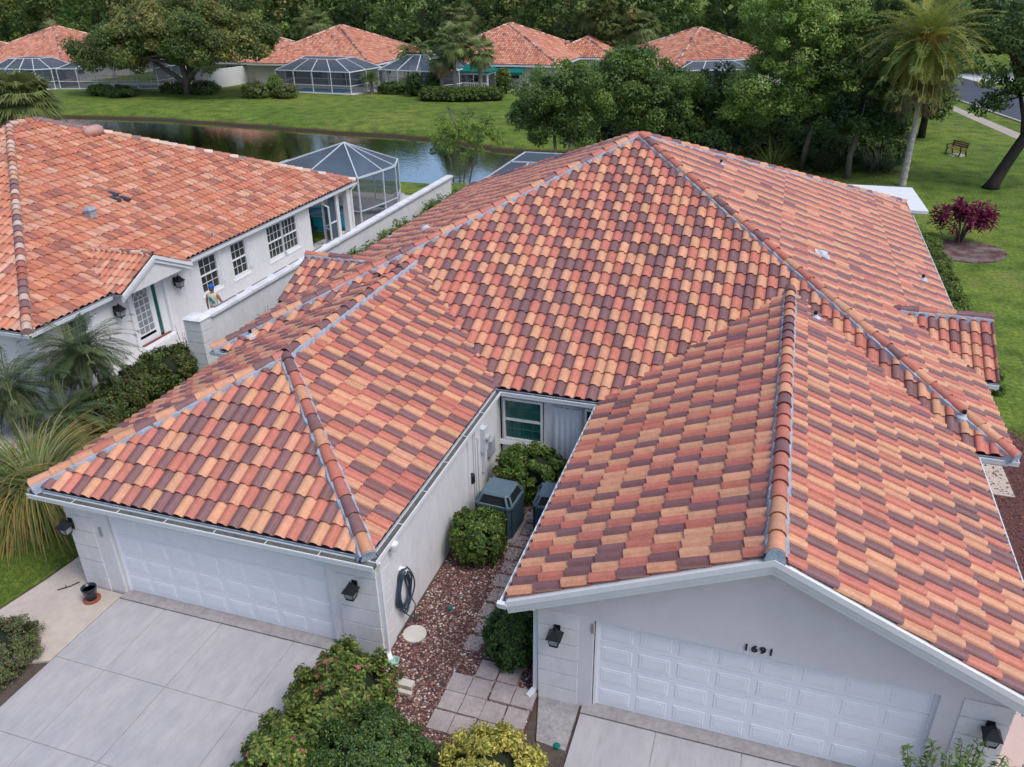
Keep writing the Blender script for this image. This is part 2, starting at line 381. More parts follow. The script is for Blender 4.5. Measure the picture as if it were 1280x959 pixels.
ys = list(np.arange(-200, 0, 25))+list(np.arange(0, 42, 6))+list(np.arange(42, 74, .8))+list(np.arange(74, 160, 6))+list(np.arange(160, 1500, 80))
V = [(x, y, ground_z(x, y)) for y in ys for x in xs]; nx_ = len(xs)
F = [(j*nx_+i, j*nx_+i+1, (j+1)*nx_+i+1, (j+1)*nx_+i) for j in range(len(ys)-1) for i in range(nx_-1)]
mb = MB(); mb.add(V, F); g = mb.build('ground', ground_mat(), None, True); tag(g, kind='structure')
mb = MB(); mb.add([(-200,46,-.74),(-5,46,-.74),(-5,72,-.74),(-200,72,-.74)], [(0,1,2,3)]); tag(mb.build('pond_water', water_mat()), kind='structure')
def sheet(name, pts, z, m, th=.05):
    b = MB(); b.prism([(x, y, z-th) for x, y in pts], [(x, y, z) for x, y in pts]); o = b.build(name, m); return tag(o, kind='structure')
sheet('road', [(13.2,104),(19.5,76),(24.5,66),(60,-10),(75,-10),(34,70),(24.0,92.5),(17.5,118)], .012, M_asph)
sheet('road_kerb', [(12.9,104),(19.2,76),(24.2,66),(59.7,-10),(60,-10),(24.5,66),(19.5,76),(13.2,104)], .10, M_path, .12)
sheet('sidewalk', [(12.2,97),(14.3,84.5),(16.7,70.5),(19,60),(24,30),(25.3,30),(20.2,60.5),(17.9,71),(15.2,85.5),(13.1,98)], .02, M_path)
sheet('far_driveway', [(17.9,116.5),(20.6,107),(27,109),(26,120)], .03, mat('white_concrete', (.62,.62,.62), .85, .1, 1))
# near ground: driveways, walks, gravel, soil
sheet('soil_bed', [(-16.5,0),(-16.5,11.55),(-13.3,17.3),(-17,23),(-17,40),(-14.3,40),(-13.0,17.5),(4.5,17.5),(4.5,0)], .004, M_grout, .1)
tr = [(-17.5,4),(-17.5,8.2),(-15.55,9.75),(-14.05,10.75),(-14.2,8.85),(-15.6,7.6),(-15.6,4)]
sheet('lawn_strip', [(-18.5,6.5),(-15.75,10.2),(-15.35,11.45),(-13.5,11.4),(-14.05,10.6),(-14.3,8.95),(-17.6,5.4)], .03, bpy.data.materials['grass_ground'])
# driveway slabs with open joints
def slabs(name, xs, ys, z, m, gap=.02, z0=-.1, tilt=.0):
    b = MB(); rng = random.Random(4)
    for i in range(len(xs)-1):
        for j in range(len(ys)-1):
            zz = z+rng.uniform(-.002, .002)
            b.prism([(xs[i]+gap/2, ys[j]+gap/2, z0), (xs[i+1]-gap/2, ys[j]+gap/2, z0), (xs[i+1]-gap/2, ys[j+1]-gap/2, z0), (xs[i]+gap/2, ys[j+1]-gap/2, z0)],
                    [(xs[i]+gap/2, ys[j]+gap/2, zz), (xs[i+1]-gap/2, ys[j]+gap/2, zz), (xs[i+1]-gap/2, ys[j+1]-gap/2, zz), (xs[i]+gap/2, ys[j+1]-gap/2, zz)])
    return tag(b.build(name, m), kind='structure')
M_joint = mat('joint', (.33,.31,.30), .95, .3, 8)
slabs('driveway', [-12.1,-10.93,-9.55,-7.88,-6.9], [2.0,4.8,6.46,8.12,9.82], .05, M_conc, .014)
sheet('driveway_base', [(-12.08,2.02),(-6.92,2.02),(-6.92,9.8),(-12.08,9.8)], .040, M_joint)
slabs('driveway', [-2.15,-.82,.6,2.0,3.4], [4.5,7.2,9.82], .05, M_conc, .014)
sheet('driveway_base', [(-2.13,4.52),(3.38,4.52),(3.38,9.8),(-2.13,9.8)], .040, M_joint)
M_munt = mat('teal_muntin', (.09,.22,.21), .4, .1)
M_sill = mat('sill_concrete', (.36,.33,.31), .9, .25, 3, .3, 30)
sheet('garage_sill', [(-12.1,9.835),(-6.95,9.835),(-6.95,10.3),(-12.1,10.3)], .058, M_sill)
sheet('garage_sill', [(-2.15,9.835),(3.4,9.835),(3.4,10.3),(-2.15,10.3)], .058, M_sill)
sheet('walkway', [(-12.12,9.95),(-12.12,8.0),(-13.0,7.6),(-15.4,7.9),(-14.25,8.75),(-14.06,9.86),(-13.98,10.7),(-13.05,10.7),(-13.05,9.95)], .045, M_tan)
sheet('walkway', [(-2.95,9.98),(-2.2,9.98),(-2.2,9.0),(-2.72,9.05)], .045, mat('stained_concrete', (.33,.31,.30), .9, .35, 4, .3, 30))
sheet('side_driveway', [(4.21,2),(9.5,2),(9.2,10.5),(7.4,12.6),(4.21,12.6)], .05, mat('pinkish_concrete', (.56,.44,.39), .85, .08, 1.2, .2, 30))
sheet('side_walkway', [(5.95,19.3),(6.45,19.3),(6.42,21.1),(5.75,21.2)], .03, M_tan)
sheet('mulch_bed', [(4.2,4),(9.5,4),(9.2,16),(7.9,21.2),(6.9,23.0),(5.0,23.6),(4.2,20)], .012, M_mulch)
circ = lambda cx, cy, r, n=28, k=0: [(cx+r*(1+.03*math.sin(3*t+k))*math.cos(t), cy+r*(1+.03*math.sin(3*t+k))*math.sin(t)) for t in [2*math.pi*i/n for i in range(n)]]
sheet('mulch_bed', circ(8.45, 40.4, 1.75), .03, mat('patchy_mulch', (.13,.06,.055), .95, .5, 1.6, 1., 45, col2=(.17,.135,.125)))
sheet('neighbour_patio', [(-24.5,8),(-17.9,9.5),(-17.4,13.2),(-18.4,17.5),(-19.3,20.2),(-19.0,40.5),(-20.5,40.5)], .03, mat('pale_patio', (.55,.53,.52), .85, .12, 2))
sheet('neighbour_patio', [(-26.5,36.6),(-20.5,36.6),(-20.0,43.6),(-26.5,43.6)], .04, M_tan)
# stepping pavers in the gravel passage
pav = MB(); rng = random.Random(9)
def pv(pts, z=.07):
    pav.prism([(x, y, 0) for x, y in pts], [(x, y, z) for x, y in pts])
def grid_pv(o, a, b, na, nb, skip=()):
    for i in range(na):
        for j in range(nb):
            if (i, j) in skip: continue
            g_ = .03; z = .065+rng.uniform(-.008, .008); j1 = rng.uniform(-.015, .015)
            q = lambda s_, t_: (o[0]+a[0]*s_+b[0]*t_+j1, o[1]+a[1]*s_+b[1]*t_+j1)
            pv([q(i+g_, j+g_), q(i+1-g_, j+g_), q(i+1-g_, j+1-g_), q(i+g_, j+1-g_)], z)
grid_pv((-4.62,8.72), (.41,.0), (.0,.44), 4, 4, {(0,3),(3,3)})
for k in range(10): 
    y0 = 10.65+k*.47; x0 = -4.72-.02*k+(.06 if k % 2 else 0)
    pv([(x0+.04, y0), (x0+.36, y0+.02), (x0+.37, y0+.40), (x0+.05, y0+.39)], .032)
tag(pav.build('paver_path', M_paver), kind='structure')
# gravel: one sheet of real pebbles
sheet('gravel_base', [(-6.0,8.3),(-2.95,8.3),(-2.95,16.9),(-6.0,16.9)], .012, mat('gravel_soil', (.085,.05,.045), .95, .4, 20, .5, 60))
def pebbles(name, region, n, size, cols, seed):
    r = np.random.RandomState(seed); x0, x1, y0, y1 = region
    c = np.c_[r.uniform(x0, x1, n), r.uniform(y0, y1, n), r.uniform(.012, .035, n)]
    base = np.array([(1,0,0),(0,1,0),(-1,0,0),(0,-1,0),(0,0,1)], float)
    a = r.uniform(0, 6.28, n); s = size*r.uniform(.5, 1.25, n)
    B = np.repeat(base[None], n, 0)*np.stack([s*r.uniform(.7,1.2,n), s*r.uniform(.6,1,n), s*r.uniform(.4,.7,n)], 1)[:, None, :]
    ca, sa = np.cos(a)[:, None], np.sin(a)[:, None]
    X = B[:, :, 0]*ca-B[:, :, 1]*sa; Y = B[:, :, 0]*sa+B[:, :, 1]*ca
    Vv = np.stack([X, Y, B[:, :, 2]], 2)+c[:, None, :]
    Ff = np.array([(0,1,4),(1,2,4),(2,3,4),(3,0,4)])[None]+(np.arange(n)*5)[:, None, None]
    col = np.array(cols)[r.randint(0, len(cols), n)]*r.uniform(.75, 1.2, (n, 1))
    o = quads_np(name, Vv.reshape(-1, 3), Ff.reshape(-1, 3), np.repeat(col, 4, 0), M_attr)
    return tag(o, kind='stuff')
tag(pebbles('gravel', (-5.98,-2.98,8.5,16.8), 24000, .027, [(.27,.12,.09),(.36,.22,.16),(.18,.08,.075),(.45,.36,.30),(.12,.06,.065),(.33,.15,.10),(.20,.12,.12),(.60,.56,.50),(.24,.10,.09),(.15,.07,.07)], 3), 'red and cream river pebbles filling the passage between the two garages', 'gravel')
tag(pebbles('wood_chips', (4.4,8.6,12,23.0), 6000, .04, [(.16,.06,.05),(.10,.04,.04),(.22,.09,.07)], 5), 'dark red wood chips spread along the right side of the duplex', 'mulch')

# ================================================================ DUPLEX HOUSE
E0 = 2.45; S = .4545
house = thing('duplex_house', 'nearest white duplex with two garages under a peach, red and plum tiled roof', 'house', (-4.5, 20, 0))
ap = (-4.5, 26.7, E0+9.9*S)
FL, FR, BR, BL = (-14.4,16.8,E0), (5.4,16.8,E0), (5.3,38.6,E0), (-14.4,36.6,E0)
fr_slope = tile_plane('roof', [FL, FR, ap], house, seed=11, w=.272, e=.438)
rt_slope = tile_plane('roof', [FR, BR, ap], house, seed=12, e=.44)
lf_slope = tile_plane('roof', [BL, FL, ap], house, seed=13, e=.44)
tile_plane('roof', [BR, BL, ap], house, seed=14, e=.44)
for q, sd_ in ((FL, 1), (FR, 2), (BR, 3), (BL, 4)): caps(q, ap, fr_slope if sd_ < 3 else rt_slope, seed=sd_, e=.46)
# hipped left garage roof
GE = 2.47; gy = 9.945; xl, xr = -13.68, -6.07; gc = (xl+xr)/2; gh = (xr-xl)/2; gz = GE+gh*S; gya = gy+gh
GA, GB = (gc, gya, gz), (gc, 20.9, gz)
gfront = tile_plane('garage_roof', [(xl,gy,GE),(xr,gy,GE),GA], house, seed=21, w=.247, e=.452)
gright = tile_plane('garage_roof', [(xr,gy,GE),(xr,17.05,GE),GB,GA], house, seed=22, w=.247, e=.465)
gleft = tile_plane('garage_roof', [(xl,17.05,GE),(xl,gy,GE),GA,GB], house, seed=23, w=.247, e=.46)
caps((xl,gy,GE), GA, gfront, seed=31); caps((xr,gy,GE), GA, gfront, seed=32)
caps(GA, GB, gright, seed=33, endcap=False)
# gabled right garage roof
RE = 2.43; ry = 9.66; rl, rr_ = -3.4, 4.62; rc = .61; rz = RE+4.01*S
rleft = tile_plane('garage_roof', [(rl,17.4,RE),(rl,ry,RE),(rc,ry,rz),(rc,21.2,rz)], house, seed=41, w=.245, e=.495)
rright = tile_plane('garage_roof', [(rr_,ry,RE),(rr_,17.4,RE),(rc,21.2,rz),(rc,ry,rz)], house, seed=42, w=.245, e=.495)
caps((rc,ry-.02,rz), (rc,20.95,rz), rleft, seed=43, r=.14)
# two small side gables
def bump(sgn, seed):
    X = lambda x: -4.5+sgn*(x+4.5)
    xe, yr, hw_, zb = 5.78, 22.6, 2.0, 2.42
    zr = zb+hw_*S; xi = 5.4-(zr-E0)/S-.25
    a = tile_plane('side_gable_roof', [(X(xi),yr-hw_,zb),(X(xe),yr-hw_,zb),(X(xe),yr,zr),(X(xi),yr,zr)], house, seed=seed, w=.25)
    tile_plane('side_gable_roof', [(X(xe),yr+hw_,zb),(X(xi),yr+hw_,zb),(X(xi),yr,zr),(X(xe),yr,zr)], house, seed=seed+1, w=.25)
    caps((X(xe),yr,zr), (X(xi+.15),yr,zr), a, seed=seed+2, endcap=False)
    m = MB(); m.prism([(X(5.35),yr-hw_+.15,0),(X(5.35),yr+hw_-.15,0),(X(5.35),yr+hw_-.15,2.3),(X(5.35),yr,2.3+(hw_-.15)*S),(X(5.35),yr-hw_+.15,2.3)], [(X(4.7),yr-hw_+.15,0),(X(4.7),yr+hw_-.15,0),(X(4.7),yr+hw_-.15,2.3),(X(4.7),yr,2.3+(hw_-.15)*S),(X(4.7),yr-hw_+.15,2.3)])
    m.build('wall', M_stucco, house)
    m = MB()
    for s2 in (-1, 1):
        m.prism([(X(xe-.05),yr,zr-.02),(X(xe-.05),yr,zr-.2),(X(xe-.05),yr+s2*hw_,zb-.2),(X(xe-.05),yr+s2*hw_,zb-.02)], [(X(xe-.01),yr,zr-.02),(X(xe-.01),yr,zr-.2),(X(xe-.01),yr+s2*hw_,zb-.2),(X(xe-.01),yr+s2*hw_,zb-.02)])
    m.build('fascia', M_white, house)
    gutter(house, (X(5.35),yr-hw_+.02,zb-.02), (X(xe),yr-hw_+.02,zb-.02), (0,-1,0), straps=False)
bump(1, 51); bump(-1, 61)
# walls
def wallbox(x0, x1, y0, y1, z0, z1, m=M_stucco, name='wall'):
    b = MB(); b.box(x0, x1, y0, y1, z0, z1); return b.build(name, m, house)
wl = MB()
wl.box(-13.9,-13.7,17.2,36.2,0,2.36); wl.box(4.75,4.95,17.2,38.2,0,2.36); wl.box(-13.7,4.75,36.0,36.2,0,2.36)
wl.box(-13.7,-13.0,17.2,17.4,0,2.36); wl.box(4.15,4.75,17.2,17.4,0,2.36)
wl.build('wall', M_stucco, house)
cw = MB()      # courtyard back wall with two openings
y0, y1 = 17.0, 17.2
cw.box(-6.0,-5.98,y0,y1,0,2.3); cw.box(-5.98,-4.88,y0,y1,0,.9); cw.box(-5.98,-4.88,y0,y1,2.12,2.3); cw.box(-4.88,-3.86,y0,y1,0,2.3); cw.box(-3.86,-2.96,y0,y1,0,.9); cw.box(-3.86,-2.96,y0,y1,2.12,2.3)
cw.build('courtyard_wall', M_stucco, house)
def window(x0, x1, z0, z1, y, parent, gl, cols=4, rows=4, name='window', axis='y', sgn=-1, mid=True, sill=True):
    """a sash window in a wall facing -y (axis y) or +x (axis x)"""
    def T(a, b, c): return (a, y+sgn*b, c) if axis == 'y' else (y+sgn*b, a, c)
    f = MB()
    def bar(a0, a1, b0, b1, c0, c1, tgt=None):
        pts = [T(a0,b0,c0),T(a1,b0,c0),T(a1,b0,c1),T(a0,b0,c1)], [T(a0,b1,c0),T(a1,b1,c0),T(a1,b1,c1),T(a0,b1,c1)]
        (f if tgt is None else tgt).prism(*pts)
    t = .055; mw = .0035 if gl is M_green else .007
    bar(x0-t,x0,-.03,.04,z0-t,z1+t); bar(x1,x1+t,-.03,.04,z0-t,z1+t); bar(x0,x1,-.03,.04,z1,z1+t); bar(x0,x1,-.03,.04,z0-t,z0)
    zm = (z0+z1)/2; mt = MB(); f0 = f
    if gl is M_green: f1 = mt
    else: f1 = f
    if mid: bar(x0,x1,-.03,.03,zm-.025,zm+.025)
    for i in range(1, cols): xx = x0+(x1-x0)*i/cols; bar(xx-mw,xx+mw,-.03,-.008,z0,z1,f1)
    for j in range(1, rows):
        zz = z0+(z1-z0)*j/rows
        if mid and abs(zz-zm) < .03: continue
        bar(x0,x1,-.03,-.010,zz-mw,zz+mw,f1)
    fr = f.build(name, M_white, parent)
    if mt.v: q = mt.build('muntin', M_munt); q.parent = fr
    p = MB(); p.prism([T(x0,-.05,z0),T(x1,-.05,z0),T(x1,-.05,z1),T(x0,-.05,z1)], [T(x0,-.034,z0),T(x1,-.034,z0),T(x1,-.034,z1),T(x0,-.034,z1)]); q = p.build('pane', gl); q.parent = fr
    if sill:
        s_ = MB(); s_.prism([T(x0-.14,0.002,z0-.17),T(x1+.14,0.002,z0-.17),T(x1+.14,0.002,z0-.06),T(x0-.14,0.002,z0-.06)], [T(x0-.14,.09,z0-.17),T(x1+.14,.09,z0-.17),T(x1+.14,.06,z0-.06),T(x0-.14,.06,z0-.06)]); q = s_.build('sill', M_white); q.parent = fr
    return fr
window(-5.9,-4.96,.96,2.06,17.0,house,M_green,4,4)
window(-3.78,-3.04,.96,2.06,17.0,house,M_green,3,4)
sh = MB(); pts = []      # corrugated storm shutter
for i in range(25):
    x = -4.62+.72*i/24; pts.append((x, 16.93+.028*math.cos(i*math.pi/2.4)))
sh.add([(x, y, .62) for x, y in pts]+[(x, y, 2.08) for x, y in pts], [(i, i+1, 25+i+1, 25+i) for i in range(24)])
sh.box(-4.64,-3.88,16.955,16.99,2.06,2.12); sh.box(-4.64,-3.88,16.955,16.99,.57,.62)
shp = sh.build('storm_shutter', M_curt, house, True)
# courtyard eave
b = MB(); b.box(-5.95,-3.45,16.89,16.93,2.22,2.40); b.box(-5.95,-3.45,16.93,17.0,2.28,2.31); b.build('fascia', M_white, house)
gutter(house, (-5.95,16.885,2.40), (-3.45,16.885,2.40), (0,-1,0), wd=.165)
# left garage walls, blocks, door
def block_pier(x0, x1, y, z1, rows, parent, ret=None, name='block_pier'):
    b = MB(); hz = z1/rows
    for i in range(rows):
        z0 = i*hz+.016 if i else 0
        b.prism([(x0,y,z0),(x1,y,z0),(x1,y+.16,z0),(x0,y+.16,z0)], [(x0,y,(i+1)*hz-.012),(x1,y,(i+1)*hz-.012),(x1,y+.16,(i+1)*hz-.012),(x0,y+.16,(i+1)*hz-.012)])
    b.box(x0+.012,x1-.012,y+.022,y+.15,0,z1)
    if ret:
        xa, ya, yb = ret
        for i in range(rows):
            z0 = i*hz+.012 if i else 0; b.box(min(xa, xa+.03*ret_s), max(xa, xa+.03*ret_s), ya, yb, z0, (i+1)*hz-.012)
    return b.build(name, M_stucco, parent)
ret_s = 1
block_pier(-13.07,-12.45,9.98,2.3,6,house)
block_pier(-6.82,-6.04,9.98,2.3,6,house,(-6.04+.0,9.98,10.52))
wb = MB(); wb.box(-12.45,-12.07,10.0,10.2,0,2.36); wb.box(-7.03,-6.82,10.0,10.2,0,2.36); wb.box(-12.07,-7.03,10.0,10.2,2.06,2.36)
wb.box(-6.24,-6.04,10.14,17.0,0,2.27); wb.box(-13.07,-12.87,10.14,17.3,0,2.36); wb.build('wall', M_stucco, house)
def garage_door(x0, x1, y, z0, z1, parent, cols=8, rows=4):
    b = MB(); b.box(x0,x1,y,y+.05,z0,z1); cw_, rh = (x1-x0)/cols, (z1-z0)/rows
    for j in range(rows):
        zb = z0+j*rh
        b.prism([(x0,y-.016,zb+.006),(x1,y-.016,zb+.006),(x1,y,zb+.002),(x0,y,zb+.002)], [(x0,y-.016,zb+rh-.006),(x1,y-.016,zb+rh-.006),(x1,y,zb+rh-.002),(x0,y,zb+rh-.002)])
        for i in range(cols):
            a0, a1, c0, c1 = x0+i*cw_+.055, x0+(i+1)*cw_-.055, zb+.085, zb+rh-.085
            for k, (d, yy0, yy1) in enumerate(((0, -.016, -.024), (.03, -.031, -.019), (.045, -.022, -.028))):
                d2 = d+.014
                b.prism([(a0+d,y+yy0,c0+d),(a1-d,y+yy0,c0+d),(a1-d,y+yy0,c1-d),(a0+d,y+yy0,c1-d)], [(a0+d2,y+yy1,c0+d2),(a1-d2,y+yy1,c0+d2),(a1-d2,y+yy1,c1-d2),(a0+d2,y+yy1,c1-d2)]) if k != 1 else None
    o = b.build('garage_door', M_door, parent)
    t = MB(); t.box(x0-.05,x0,y-.05,y+.02,z0,z1+.04); t.box(x1,x1+.05,y-.05,y+.02,z0,z1+.04); t.box(x0,x1,y-.045,y+.02,z1+.0,z1+.04)
    q = t.build('door_trim', M_white); q.parent = o
    return o
garage_door(-12.0,-7.09,10.12,.06,2.04,house)
# left garage eaves: fascia, soffit and gutters
b = MB(); b.box(-13.62,-6.07,9.93,9.97,2.27,2.40); b.box(-13.62,-6.04,9.97,10.0,2.2,2.36); b.box(-13.62,-13.07,9.94,17.2,2.2,2.28); b.box(-6.10,-6.07,9.98,16.8,2.24,2.40); b.build('fascia', M_white, house)
gutter(house, (-13.7,9.93,2.40), (-5.915,9.93,2.40), (0,-1,0), wd=.165); gutter(house, (-6.068,9.935,2.402), (-6.068,16.72,2.402), (1,0,0), wd=.152); gutter(house, (-13.68,17.1,2.40), (-13.68,9.9,2.40), (-1,0,0), straps=False)
def downspout(parent, pts, wd=.085):
    b = MB()
    for p, q in zip(pts[:-1], pts[1:]): b.beam(p, q, wd, wd*.8)
    return b.build('downspout', M_white, parent)
downspout(house, [(-5.96,10.04,2.3),(-5.965,10.06,2.16),(-5.965,10.06,.12),(-5.86,9.95,.05)])
lb = MB(); lb.lathe((-5.93,10.62,2.26), [(.02,-.16),(.07,-.1),(.09,.0),(.09,.04)], 10); lb.build('gutter_outlet', M_white, house)
# right garage
block_pier(-2.96,-2.26,9.98,2.12,6,house)
block_pier(3.52,4.18,9.98,2.12,6,house)
b = MB(); b.box(-2.26,-2.0,10.0,10.2,0,2.12); b.box(3.22,3.52,10.0,10.2,0,2.12); b.box(-2.0,3.22,10.0,10.2,2.06,2.12)
b.prism([(-2.96,10.0,2.12),(4.18,10.0,2.12),(4.18,10.0,2.36),(rc,10.0,rz-.22),(-2.96,10.0,2.36)], [(-2.96,10.2,2.12),(4.18,10.2,2.12),(4.18,10.2,2.36),(rc,10.2,rz-.22),(-2.96,10.2,2.36)])
b.build('gable_wall', mat('lavender_stucco', (.66,.635,.65), .85, .05, .9, .35, 90), house)
b = MB(); b.box(-2.96,-2.76,10.2,17.0,0,2.3); b.build('wall', M_stucco, house)
M_pink = mat('pink_stucco', (.70,.52,.45), .85, .06, 1.2, .3, 80)
b = MB(); b.box(3.98,4.2,10.16,17.3,0,2.3); b.build('side_wall', M_pink, house)
garage_door(-1.93,3.17,10.12,.06,2.02,house)
def rake(parent):
    for s_, xe in ((-1, rl), (1, rr_)):
        b = MB()
        for (yy0, yy1, dz0, dz1) in ((9.70,9.76,-.33,-.008), (9.65,9.70,-.22,-.006), (9.60,9.65,-.11,-.004), (9.76,10.0,-.31,-.28)):
            b.prism([(rc,yy0,rz+dz1),(rc,yy1,rz+dz1),(rc,yy1,rz+dz0),(rc,yy0,rz+dz0)], [(xe,yy0,RE+dz1),(xe,yy1,RE+dz1),(xe,yy1,RE+dz0),(xe,yy0,RE+dz0)])
        b.build('rake_board', M_white, parent)
rake(house)
b = MB(); b.box(-3.40,-3.36,9.78,16.95,2.2,2.38); b.box(-3.36,-2.96,9.78,17.0,2.2,2.22); b.box(4.18,4.58,9.78,17.2,2.2,2.22); b.box(4.58,4.62,9.78,17.2,2.2,2.38); b.build('fascia', M_white, house)
gutter(house, (-3.40,16.95,2.38), (-3.40,9.66,2.38), (-1,0,0)); gutter(house, (4.62,9.66,2.38), (4.62,16.75,2.38), (1,0,0))
lb = MB(); lb.prism([(-3.54,9.60,2.27),(-3.40,9.60,2.27),(-3.40,9.66,2.27),(-3.54,9.66,2.27)], [(-3.56,9.58,2.38),(-3.39,9.58,2.38),(-3.39,9.67,2.38),(-3.56,9.67,2.38)]); lb.build('gutter_end', M_white, house)
downspout(house, [(-3.46,10.3,2.26),(-3.03,10.12,2.12),(-3.03,10.06,.14),(-3.13,9.9,.06)])
# main eaves
b = MB(); b.box(4.66,5.32,16.86,16.90,2.2,2.38); b.box(5.30,5.34,16.9,38.5,2.2,2.38); b.box(-14.36,-14.32,16.9,36.5,2.2,2.38); b.box(-14.32,-13.7,16.86,16.9,2.2,2.38)
b.box(4.95,5.30,16.9,38.5,2.2,2.22); b.box(-14.32,-13.9,16.9,36.5,2.2,2.22); b.build('fascia', M_white, house)
gutter(house, (4.70,16.87,2.40), (5.49,16.87,2.40), (0,-1,0), dirt=False, straps=False)
gutter(house, (5.36,16.8,2.40), (5.36,20.6,2.40), (1,0,0), straps=False); gutter(house, (5.36,24.7,2.40), (5.36,36.8,2.40), (1,0,0), straps=False)
gutter(house, (-14.5,16.87,2.40), (-13.75,16.87,2.40), (0,-1,0), straps=False); gutter(house, (-14.37,36.6,2.40), (-14.37,24.7,2.40), (-1,0,0), straps=False)
# roof penetrations
def slope_z(x, y, which):
    if which == 'R': return E0+(5.4-x)*S
    if which == 'L': return E0+(x+14.4)*S
    if which == 'F': return E0+(y-16.8)*S
    if which == 'G': return RE+(4.62-x)*S
def vent_pipe(x, y, which, parent, r=.045, h=.22):
    z = slope_z(x, y, which); b = MB(); b.tube([(x,y,z-.05),(x,y,z+h)], r, 12); b.tube([(x,y,z+h-.01),(x,y,z+h+.005)], r*.8, 12)
    o = b.build('vent_pipe', M_black, parent)
    f = MB(); f.lathe((x,y,z), [(.16,-.05),(.14,.06),(.07,.10),(r+.01,.14)], 12); q = f.build('pipe_collar', mat('pale_lead', (.5,.56,.62), .5, .15, 4)); q.parent = o
for x, y, k in ((4.68,26.99,'R'), (-1.95,28.2,'R'), (1.24,19.7,'G'), (4.45,17.6,'F'), (-13.5,17.35,'F'), (-10.6,19.75,'F'), (-14.0,27.3,'L')): vent_pipe(x, y, k, house)
def hood_vent(x, y, which, parent, d):
    z = slope_z(x, y, which); b = MB(); n_ = 12; d = Vector(d)
    s_ = Vector((-d.y, d.x, 0)); c = Vector((x, y, z))
    vs = []
    for t, rr2 in ((-.16, .05), (-.05, .15), (.12, .17)):
        for i in range(n_+1):
            a = math.pi*i/n_; vs.append(c+d*t+s_*(math.cos(a)*rr2)+Vector((0,0,.04+math.sin(a)*rr2*1.1-t*.45)))
    b.add(vs, [(k*(n_+1)+i, k*(n_+1)+i+1, (k+1)*(n_+1)+i+1, (k+1)*(n_+1)+i) for k in range(2) for i in range(n_)]+[tuple(range(2*n_+2, 3*n_+3))])
    o = b.build('hood_vent', mat('vent_paint', (.55,.58,.64), .5, .1, 4), parent, True)
    f = MB(); q0 = c+Vector((0,0,.085)); f.prism([q0+d*a+s_*e_+Vector((0,0,-a*.4545)) for a, e_ in ((-.22,-.2),(.2,-.2),(.2,.2),(-.22,.2))], [q0+d*a+s_*e_+Vector((0,0,-a*.4545+.012)) for a, e_ in ((-.22,-.2),(.2,-.2),(.2,.2),(-.22,.2))]); q = f.build('vent_flange', bpy.data.materials['vent_paint']); q.parent = o
hood_vent(1.43, 23.89, 'R', house, (1,0,0)); hood_vent(-11.31, 24.67, 'L', house, (-1,0,0))
# wall lanterns
def lantern(parent, x, y, z, facing=(0,-1,0), s=1.):
    f = Vector(facing); sd_ = Vector((-f.y, f.x, 0)); P = lambda a, b, c: Vector((x, y, z))+f*(a*s)+sd_*(b*s)+Vector((0,0,c*s))
    b = MB()
    def ring4(a, w_, c): return [P(a-w_, -w_, c), P(a+w_, -w_, c), P(a+w_, w_, c), P(a-w_, w_, c)]
    b.prism([P(0,-.055,-.16),P(.02,-.055,-.16),P(.02,.055,-.16),P(0,.055,-.16)], [P(0,-.055,.1),P(.02,-.055,.1),P(.02,.055,.1),P(0,.055,.1)])
    b.tube([P(.02,0,.0),P(.09,0,.09),P(.15,0,.16),P(.17,0,.13)], .012*s, 6)
    ax = .17
    b.prism(ring4(ax,.13,.0), ring4(ax,.05,.11)); b.prism(ring4(ax,.05,.11), ring4(ax,.03,.15)); b.tube([P(ax,0,.15),P(ax,0,.2)], .012*s, 6)
    b.prism(ring4(ax,.07,-.19), ring4(ax,.078,-.165)); b.tube([P(ax,0,-.19),P(ax,0,-.25)], .016*s, 6)
    for i, j in ((-1,-1),(1,-1),(1,1),(-1,1)): b.beam(P(ax+i*.07,j*.07,-.17), P(ax+i*.10,j*.10,.035), .014*s)
    o = b.build('wall_lantern', M_black, parent)
    g_ = MB(); g_.prism(ring4(ax,.06,-.165), ring4(ax,.09,.03)); q = g_.build('lantern_glass', M_lampglass); q.parent = o
    return o
for x in (-12.98, -6.45, -2.62, 3.93): lantern(house, x, 9.98, 1.72 if x != 3.93 else 1.70)
# lock box and keypad on the jambs
b = MB(); b.prism([(-12.3,9.975,1.50),(-12.24,9.975,1.50),(-12.24,10.0,1.50),(-12.3,10.0,1.50)], [(-12.3,9.975,1.72),(-12.24,9.975,1.72),(-12.24,10.0,1.72),(-12.3,10.0,1.72)]); kp = b.build('keypad', M_grey, house)
b = MB(); b.box(-12.285,-12.255,9.968,9.975,1.53,1.60); b.box(-12.285,-12.255,9.968,9.975,1.62,1.69); q = b.build('keypad_cover', M_lampglass); q.parent = kp
b = MB(); b.box(-2.04,-2.0,9.985,10.0,1.78,2.0); b.box(-2.045,-1.995,9.978,9.99,1.86,1.92); b.build('keypad', mat('worn_tan', (.30,.25,.22), .7, .3, 9), house)
# house number
tcu = bpy.data.curves.new('house_number', 'FONT'); tcu.body = '1691'; tcu.size = .175; tcu.extrude = .008; tcu.offset = .0035; tcu.space_character = 1.16; tcu.align_x = 'CENTER'
to = bpy.data.objects.new('tmp', tcu); C.objects.link(to); bpy.context.view_layer.update()
me = bpy.data.meshes.new_from_object(to.evaluated_get(bpy.context.evaluated_depsgraph_get())); bpy.data.objects.remove(to)
me.transform(Matrix.Translation((.61, 9.988, 2.14)) @ Matrix.Rotation(R(90), 4, 'X') @ Matrix.Diagonal((1.22,1,1,1))); me.materials.clear(); me.materials.append(M_black)
no = bpy.data.objects.new('house_number', me); C.objects.link(no); link(no, house)
